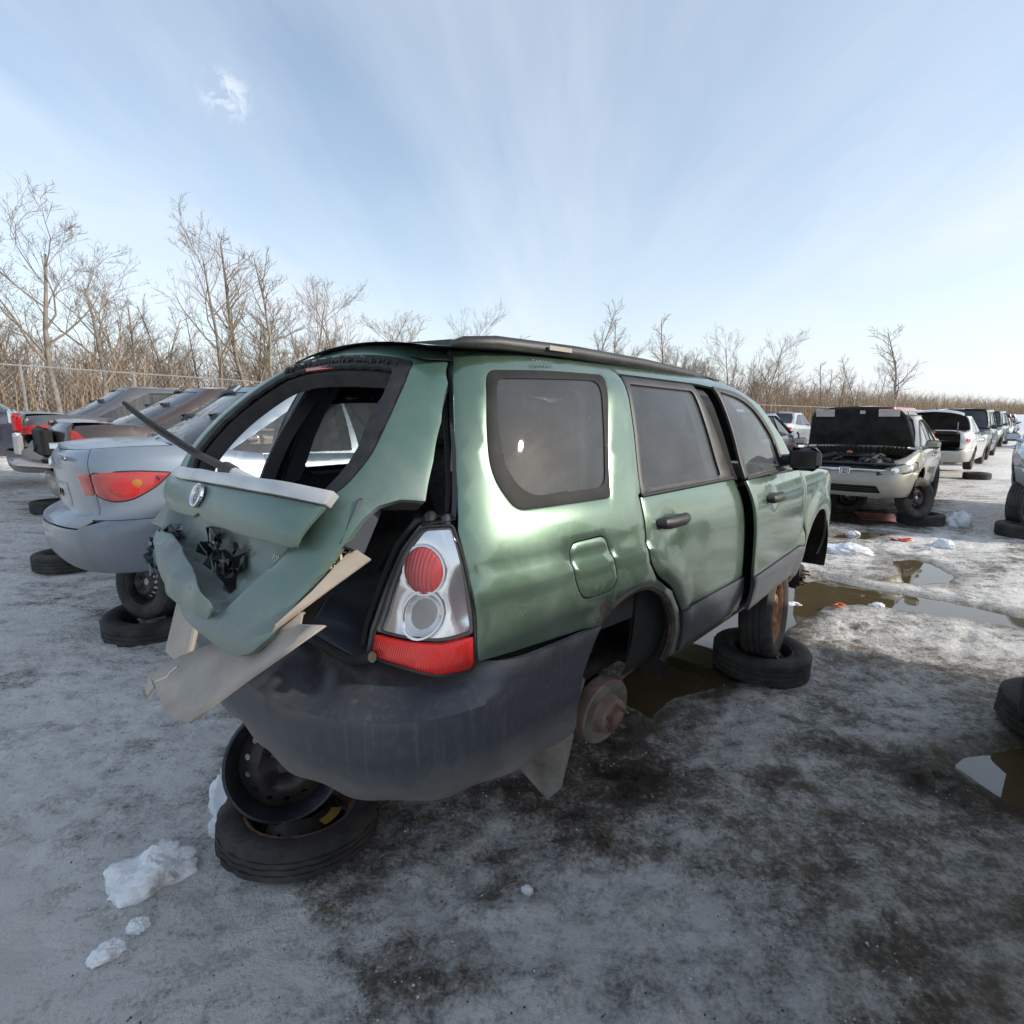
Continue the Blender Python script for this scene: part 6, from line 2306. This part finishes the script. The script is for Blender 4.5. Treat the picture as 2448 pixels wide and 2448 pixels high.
for pp in PUDDLES:
    pp = np.array(pp)
    c = pp.mean(0)
    a = area2(pp)
    tn = np.roll(pp, -1, 0) - np.roll(pp, 1, 0)
    nn = np.stack([tn[:, 1], -tn[:, 0]], 1) * (1 if a > 0 else -1)
    nn /= np.linalg.norm(nn, axis=1)[:, None]
    q = pp + nn * .16
    z = WATER_Z + float(terrain(c[0], c[1]))
    po = obj('puddle', [(x, y, z) for x, y in q], [tuple(range(len(q))) if a > 0 else tuple(reversed(range(len(q))))], 'muddy_water', None, False)
    tag(po, kind='structure')


def zat(x, y):
    i = int(np.clip(np.searchsorted(gxs, x), 1, len(gxs) - 1))
    j = int(np.clip(np.searchsorted(gys, y), 1, len(gys) - 1))
    return float(Zg.reshape(sh)[i, j])


# ---------------------------------------------------------------- snow and ice lumps
def lump(name, x, y, s, seed, mat='snow', label=None, cat='snow', group=None, rz=0.0, n=30):
    rr = np.random.RandomState(seed)
    V, F = [], []
    o1 = rr.uniform(0, 50, 3)
    for i in range(n + 1):
        th = math.pi * i / n
        for j in range(n * 2):
            ph = math.pi * j / n
            d = np.array([math.sin(th) * math.cos(ph), math.sin(th) * math.sin(ph), math.cos(th)])
            k = float(fbm(np.array([d[0] * 1.6 + o1[0] + d[2]]), np.array([d[1] * 1.6 + o1[1] - d[2]]), 3, seed)[0])
            k2 = float(vnoise(np.array([d[0] * 6 + o1[2]]), np.array([d[1] * 6 + d[2] * 5]), seed + 3)[0])
            k3 = float(vnoise(np.array([d[0] * 15 + o1[1]]), np.array([d[1] * 15 + d[2] * 13]), seed + 5)[0])
            r_ = .50 + .80 * k + .20 * k2 + .10 * k3
            p = d * r_
            V.append((p[0] * s[0], p[1] * s[1], max(p[2], -.25) * s[2]))
    for i in range(n):
        for j in range(n * 2):
            j2 = (j + 1) % (n * 2)
            a = i * n * 2
            F.append((a + j, a + n * 2 + j, a + n * 2 + j2, a + j2))
    o_ = obj(name, V, F, mat, None)
    o_.location = (x, y, zat(x, y) + .12 * s[2])
    o_.rotation_euler[2] = rz
    tag(o_, label, cat, group)
    return o_


lump('snow_chunk', -1.30, 1.66, (.125, .095, .085), 3, label='large white snow chunk with brown stain in front of the spare wheel', rz=.6)
lump('snow_chunk', -1.22, 1.47, (.035, .028, .022), 5, label='small white snow bit below the large stained snow chunk')
lump('snow_chunk', -1.25, 1.38, (.05, .032, .025), 6, label='flat white snow bit nearest the camera at lower left', rz=.7)
lump('snow_heap', -1.17, 2.08, (.11, .15, .13), 7, label='white snow heap wedged against the spare wheel and bare rim')
lump('snow_chunk', -1.17, 1.90, (.06, .06, .05), 8, label='white snow lump low on the left side of the spare wheel')
lump('snow_chunk', -2.95, 4.12, (.09, .10, .09), 9, label='snow lump inside the muddy flat tyre under the pale blue sedan')
lump('ice_chunk', 4.15, 6.40, (.26, .13, .09), 12, label='long dirty ice block lying between the puddles and the gold sedan', cat='ice block', rz=-.3)
lump('ice_chunk', 2.55, 4.62, (.13, .07, .05), 13, label='white ice piece floating in the muddy puddle by the rusty wheel', cat='ice block', rz=-.2)
lump('ice_chunk', 5.60, 6.70, (.11, .10, .09), 14, label='rounded ice lump on the crusty snow right of the long ice block', cat='ice block')
lump('ice_chunk', 6.95, 8.10, (.17, .13, .19), 15, label='upright grey ice block beside the pale silver sedan tyre', cat='ice block')
lump('ice_chunk', 3.25, 4.52, (.06, .05, .04), 16, label='small ice bit on the shore of the muddy puddle', cat='ice block')
lump('ice_chunk', 4.95, 7.55, (.10, .07, .06), 17, label='ice piece in the brown puddle before the gold sedan', cat='ice block')
lump('ice_chunk', .05, 1.62, (.022, .018, .016), 19, label='tiny white ice bit on dark slush below the bumper', cat='ice block')
for k, (x, y, s_) in enumerate(((2.86, 4.44, .05), (5.30, 7.05, .13))):
    mb = MB()
    for i in range(5):
        mb.box((rng.uniform(-s_, s_), rng.uniform(-s_, s_) * .5, .012 + rng.uniform(0, .02)), (s_ * rng.uniform(.6, 1.2), s_ * rng.uniform(.4, .8), .008), Matrix.Rotation(rng.uniform(0, 3), 3, 'Z') @ Matrix.Rotation(rng.uniform(-.5, .5), 3, 'X'))
    o_ = mb.build('plastic_scrap', 'orange_plastic')
    o_.location = (x, y, zat(x, y))
    tag(o_, ('small orange plastic scrap at the edge of the muddy puddle', 'flat orange plastic scrap on wet ice before the gold sedan')[k], 'scrap')

plain('crumb', (.30, .31, .33), (.52, .53, .55), .5, scale=3)
# scattered crumbs of ice and grit
cr_ = MB()
rr = np.random.RandomState(12)
OCT = np.array([(1, 0, 0), (0, 1, 0), (-1, 0, 0), (0, -1, 0), (0, 0, 1), (0, 0, -.4)])
OF = [(0, 1, 4), (1, 2, 4), (2, 3, 4), (3, 0, 4), (1, 0, 5), (2, 1, 5), (3, 2, 5), (0, 3, 5)]
for nm, cnt, mat, lo_, hi_ in (('ice_crumbs', 2600, 'crumb', .002, .007), ('grit', 1500, 'liner', .0015, .005)):
    mb = MB()
    for i in range(cnt):
        q = rr.rand() ** 1.5
        y = 1.1 + 5.2 * q
        x = rr.uniform(-1.05, 1.05) * y * .95
        if x < -2.6 or x > 5.1:
            continue
        if rr.rand() > .35 + fbm(np.array([x * 1.5]), np.array([y * 1.5]), 3, 7)[0] * .9 - .1:
            continue
        z = zat(x, y)
        if z < -.005:
            continue
        s_ = rr.uniform(lo_, hi_) * (.7 + .12 * y)
        A_ = OCT * s_ * rr.uniform(.6, 1.3, (6, 3))
        th = rr.uniform(0, 6.28)
        c_, n_ = math.cos(th), math.sin(th)
        mb.add([(x + c_ * p[0] - n_ * p[1], y + n_ * p[0] + c_ * p[1], z + p[2]) for p in A_], OF)
    o_ = mb.build(nm, mat, None, False)
    tag(o_, 'loose %s scattered over the packed snow' % ('ice crumbs' if nm == 'ice_crumbs' else 'dark grit'), 'ice' if nm == 'ice_crumbs' else 'grit', kind='stuff')

# far snow banks
V, F = [], []
nb_ = 70
for i in range(nb_):
    for j in range(14):
        xa = 92 + 22 * j / 13
        ya2 = -45 + 130 * i / (nb_ - 1)
        h = 3.1 * max(0.0, math.sin(math.pi * j / 13)) ** 1.2 * (.35 + .9 * float(fbm(np.array([ya2 * .09]), np.array([xa * .08]), 3, 5)[0])) + .5 * float(vnoise(np.array([ya2 * .5]), np.array([xa * .5]), 2)[0]) * math.sin(math.pi * j / 13)
        V.append(yard(xa, ya2, h - .1))
for i in range(nb_ - 1):
    for j in range(13):
        a = i * 14 + j
        F.append((a, a + 14, a + 15, a + 1))
sb_ = obj('snow_bank', V, F, 'snow')
tag(sb_, kind='structure')


# ================================================================ bare trees
def grow_tree(seed, H, kind):
    rr = random.Random(seed)
    T_, C_ = MB(), MB()

    def branch(p, d, L_, r_, lev, tgt):
        n = 5 if lev == 0 else (4 if lev == 1 else 3)
        pts, rad = [p], [r_]
        q, dd = p.copy(), d.copy()
        kids = []
        for i in range(n):
            wob = (.10 if lev == 0 else .22)
            dd = (dd + Vector((rr.gauss(0, wob), rr.gauss(0, wob), rr.gauss(0, wob * .5) + (.05 if lev else .03)))).normalized()
            q = q + dd * (L_ / n)
            pts.append(q.copy())
            f = (i + 1) / n
            rad.append(max(r_ * (1 - .72 * f), .006 if lev >= 3 else .010))
            kids.append((q.copy(), dd.copy(), f))
        tgt.tube(pts, rad, 6 if lev == 0 else (4 if lev == 1 else 3), False)
        if lev >= (4 if kind != 'slim' else 3):
            return
        if kind == 'spread':
            cnt = (9, 6, 5, 4)[lev]
            lo = (.32, .2, .2, .2)[lev]
        elif kind == 'slim':
            cnt = (15, 6, 4)[lev]
            lo = (.30, .15, .2)[lev]
        else:
            cnt = (11, 6, 5, 3)[lev]
            lo = (.18, .15, .2, .2)[lev]
        for k in range(cnt):
            f = lo + (1 - lo) * (k + rr.random()) / cnt
            j = min(int(f * n), n - 1)
            t_ = f * n - j
            bp_ = pts[j].lerp(pts[j + 1], t_)
            bd = (pts[j + 1] - pts[j]).normalized()
            az = rr.uniform(0, 6.283)
            side = Vector((math.cos(az), math.sin(az), 0))
            side = (side - bd * side.dot(bd)).normalized()
            ang = rr.uniform(.45, .85) if kind == 'spread' else (rr.uniform(.5, .9) if kind == 'slim' else rr.uniform(.35, .7))
            nd = (bd * math.cos(ang) + side * math.sin(ang) + Vector((0, 0, .12))).normalized()
            rl = (.62 - .30 * f) if lev == 0 else (.55 - .15 * f)
            if kind == 'slim' and lev == 0:
                rl = .34 - .22 * f
            branch(bp_, nd, L_ * rl * rr.uniform(.75, 1.15), max(r_ * (1 - .72 * f) * .55, .007), lev + 1, C_)
    lean = Vector((rr.gauss(0, .05), rr.gauss(0, .05), 1)).normalized()
    branch(Vector((0, 0, -.2)), lean, H, H * (.018 if kind == 'spread' else .0125), 0, T_)
    return T_, C_


TREES = []
for i, (kd, bark, tw) in enumerate((('spread', 'bark', 'twigs'), ('spread', 'bark', 'twigs'), ('slim', 'bark_pale', 'twigs'), ('slim', 'bark', 'twigs_tan'), ('bush', 'bark_pale', 'twigs_tan'), ('bush', 'bark', 'twigs'), ('slim', 'bark_pale', 'twigs'))):
    a_, b_ = grow_tree(100 + i, 10.0, kd)
    mt_, mc_ = [], []
    zmax = max(v[2] for v in b_.v)
    a_.v = [tuple(q * 10 / zmax for q in v) for v in a_.v]
    b_.v = [tuple(q * 10 / zmax for q in v) for v in b_.v]
    for src, nm, mat in ((a_, 'trunk', bark), (b_, 'crown', tw)):
        me_ = bpy.data.meshes.new(nm)
        me_.from_pydata(src.v, [], src.f)
        me_.update()
        me_.shade_smooth()
        me_.materials.append(M[mat])
        mt_.append((nm, me_))
    TREES.append(mt_)


def tree(i, name, x, y, h, label, group=None, rz=None, wide=1.0):
    r_ = empty(name, (x, y, float(terrain(x, y)) * .8))
    r_.rotation_euler[2] = rng.uniform(0, 6.28) if rz is None else rz
    r_.scale = (h / 10 * wide, h / 10 * wide, h / 10)
    for nm, me_ in TREES[i]:
        c = bpy.data.objects.new(nm, me_)
        col.objects.link(c)
        c.parent = r_
    tag(r_, label, 'tree', group)
    return r_


tree(0, 'bare_tree', -21.3, 25.4, 11.2, 'tallest bare tree with spreading limbs at the far left', None, .4, 1.05)
tree(1, 'bare_tree', -20.2, 26.6, 10.2, 'second bare tree just right of the tallest tree at the far left', None, 2.0)
tree(0, 'bare_tree', -17.4, 32.6, 13.1, 'tall leaning bare tree above the pale blue sedan', None, 3.4, .8)
for (i, x, y, h, w_) in ((3, -17.0, 36.1, 12.5, 1.2), (6, -16.2, 38.5, 11.5, 1.2)):
    tree(i, 'slender_tree', x, y, h, ('slender bare tree immediately right of the tall leaning tree', 'pale slender tree in the clump right of the tall leaning tree')[i == 6], None, None, w_)
tree(5, 'bare_tree', -14.9, 39.2, 10.6, 'upswept bare tree left of the wagon roof', None, None, .9)
tree(4, 'bare_tree', -13.0, 43.0, 11.2, 'tan upswept bare tree just left of the wagon roof end', None, None, .8)
for (x, y, h, lab_) in ((-9.9, 49.5, 10.8, 'thin bare tree rising over the wagon roof at its rear corner'), (-4.0, 55.5, 11.8, 'thin tall bare tree over the left end of the roof rail'), (7.8, 59.6, 13.4, 'bare tree over the middle of the roof rail'), (11.8, 59.0, 11.5, 'smaller bare tree over the middle of the roof rail'), (16.0, 60.0, 12.0, 'bare tree over the front part of the wagon roof'), (25.3, 61.0, 11.0, 'bare tree just beyond the wagon windscreen'), (29.0, 64.0, 11.5, 'taller bare tree between the windscreen and the raised hood'), (43.0, 67.4, 9.2, 'bare tree left of the raised hood'), (46.5, 70.0, 9.0, 'bare tree standing over the raised hood')):
    tree(rng.choice((3, 6, 5)), 'bare_tree', x, y, h, lab_, None, None, .9)
tree(2, 'lone_tree', 36.0, 50.3, 10.4, 'lone slim bare tree rising above the silver sedan trunk', None, .5, 1.25)
LINE = np.array([(-60, -2), (-40, 12), (-27, 24), (-17, 37), (-6, 48), (8, 55), (26, 60), (48, 74), (80, 98), (125, 128), (190, 175), (260, 235)], float)
seg = np.r_[0, np.cumsum(np.linalg.norm(np.diff(LINE, axis=0), axis=1))]
for k in range(285):
    f = (k + rng.random()) / 285
    d_ = 40 + f / .62 * 75 if f < .62 else 115 + ((f - .62) / .38) ** 1.5 * 220
    x, y = np.interp(d_, seg, LINE[:, 0]), np.interp(d_, seg, LINE[:, 1])
    j = min(int(np.searchsorted(seg, d_)), len(LINE) - 1)
    tg = LINE[j] - LINE[j - 1]
    tg /= np.linalg.norm(tg)
    bk = rng.uniform(0, 13) if d_ < 130 else rng.uniform(0, 20)
    x, y = x - tg[1] * bk + tg[0] * rng.uniform(-1, 1), y + tg[0] * bk
    h = rng.uniform(5.6, 9.4) * (1 if d_ < 110 else .9)
    if d_ > 150:
        h *= .8
    i = rng.choice((2, 2, 3, 3, 4, 4, 5, 6, 6))
    az = math.degrees(math.atan2(x, y))
    zone = ('behind the fence at the left', 'above the brown and pale blue sedans', 'above the wagon roof', 'right of the wagon windscreen', 'far off past the raised hood')[int(np.searchsorted([-34, -19, 20, 34], az))]
    bk_w = 'pale' if i in (2, 4, 6) else 'dark'
    nm, kw_ = ('slender_tree', 'slender') if i in (2, 3, 6) else ('bushy_tree', 'bushy')
    tree(i, nm, x, y, h, '%s barked %s bare tree in the wood %s' % (bk_w, kw_, zone), '%s %s trees %s' % (bk_w, kw_, zone), None, rng.uniform(.8, 1.25))

# brush below the trees
rr = np.random.RandomState(9)
bv, bf_ = [], []
for k in range(20000):
    d_ = 38 + (seg[-1] - 38) * rr.rand() ** 1.5
    x, y = np.interp(d_, seg, LINE[:, 0]), np.interp(d_, seg, LINE[:, 1])
    j = min(int(np.searchsorted(seg, d_)), len(LINE) - 1)
    tg = LINE[j] - LINE[j - 1]
    tg /= np.linalg.norm(tg)
    bk = rr.uniform(-1.5, 12)
    x, y = x - tg[1] * bk, y + tg[0] * bk
    h = rr.uniform(1.5, 6.0)
    w_ = rr.uniform(.016, .034) * (1 + d_ / 200)
    z = float(np.interp(-x * .7 + y * .7, [0, 20], [.2, .6]))
    lx, ly = rr.normal(0, .13, 2) * h
    az = rr.uniform(0, 3.14)
    ax, ay = math.cos(az) * w_, math.sin(az) * w_
    mx_, my_ = lx * .4 + rr.normal(0, .05) * h, ly * .4 + rr.normal(0, .05) * h
    k0 = len(bv)
    bv += [(x - ax, y - ay, z), (x + ax, y + ay, z), (x - ay, y + ax, z),
           (x + mx_ - ax * .7, y + my_ - ay * .7, z + h * .5), (x + mx_ + ax * .7, y + my_ + ay * .7, z + h * .5), (x + mx_ - ay * .7, y + my_ + ax * .7, z + h * .5),
           (x + lx, y + ly, z + h)]
    bf_ += [(k0, k0 + 1, k0 + 4, k0 + 3), (k0 + 1, k0 + 2, k0 + 5, k0 + 4), (k0 + 2, k0, k0 + 3, k0 + 5), (k0 + 3, k0 + 4, k0 + 6), (k0 + 4, k0 + 5, k0 + 6), (k0 + 5, k0 + 3, k0 + 6)]
    for q in range(3):
        f = rr.uniform(.35, .9)
        px_, py_, pz_ = x + lx * f, y + ly * f, z + h * f
        dx, dy = rr.normal(0, .22, 2) * h
        dz = rr.uniform(.08, .3) * h
        k0 = len(bv)
        s_ = w_ * .55
        bv += [(px_ - s_, py_, pz_), (px_ + s_, py_, pz_), (px_, py_ + s_, pz_), (px_ + dx, py_ + dy, pz_ + dz)]
        bf_ += [(k0, k0 + 1, k0 + 3), (k0 + 1, k0 + 2, k0 + 3), (k0 + 2, k0, k0 + 3)]
br_o = obj('brush', bv, bf_, 'twigs_tan', None, False)
tag(br_o, 'tan leafless brush growing thickly below the bare trees', 'brush', kind='stuff')

# ================================================================ chain-link fence
FP = [(-17.5, -4.0), (-12.9, 11.5), (-10.6, 20.7), (-5.0, 42.0), (18, 51), (48, 70)]
fence = empty('chain_link_fence', (-12.9, 11.5, 0))
tag(fence, 'chain link fence with top rail running along the wood at the left', 'fence')
fs = np.r_[0, np.cumsum([math.dist(a, b_) for a, b_ in zip(FP[:-1], FP[1:])])]
O_ = Vector((-12.9, 11.5, 0))
fh = 2.35


def fpt(d_, z):
    x = float(np.interp(d_, fs, [p[0] for p in FP]))
    y = float(np.interp(d_, fs, [p[1] for p in FP]))
    return Vector((x, y, float(terrain(x, y)) + z)) - O_


nposts = int(fs[-1] / 3)
for k in range(nposts + 1):
    d_ = fs[-1] * k / nposts
    p0 = fpt(d_, -.1)
    MB().tube([p0, fpt(d_, fh + .05)], .03, 6).build('post', 'galvanised', fence)
rail = MB()
for k in range(len(FP) - 1):
    rail.tube([fpt(fs[k], fh), fpt((fs[k] + fs[k + 1]) / 2, fh), fpt(fs[k + 1], fh)], .022, 6)
rail.build('top_rail', 'galvanised', fence)
wv, wf = [], []
st = .17
n = int(48 / st)
for k in range(n):
    for dr in (1, -1):
        d0 = k * st
        a, b_ = (fpt(d0, .05), fpt(d0 + fh, fh)) if dr > 0 else (fpt(d0 + fh, .05), fpt(d0, fh))
        s_ = .003
        k0 = len(wv)
        wv += [a + Vector((0, 0, s_)), a - Vector((0, 0, s_)), b_ - Vector((0, 0, s_)), b_ + Vector((0, 0, s_))]
        wf.append((k0, k0 + 1, k0 + 2, k0 + 3))
wm = obj('wire_mesh', wv, wf, 'galvanised', fence, False)
tag(wm, kind='stuff')
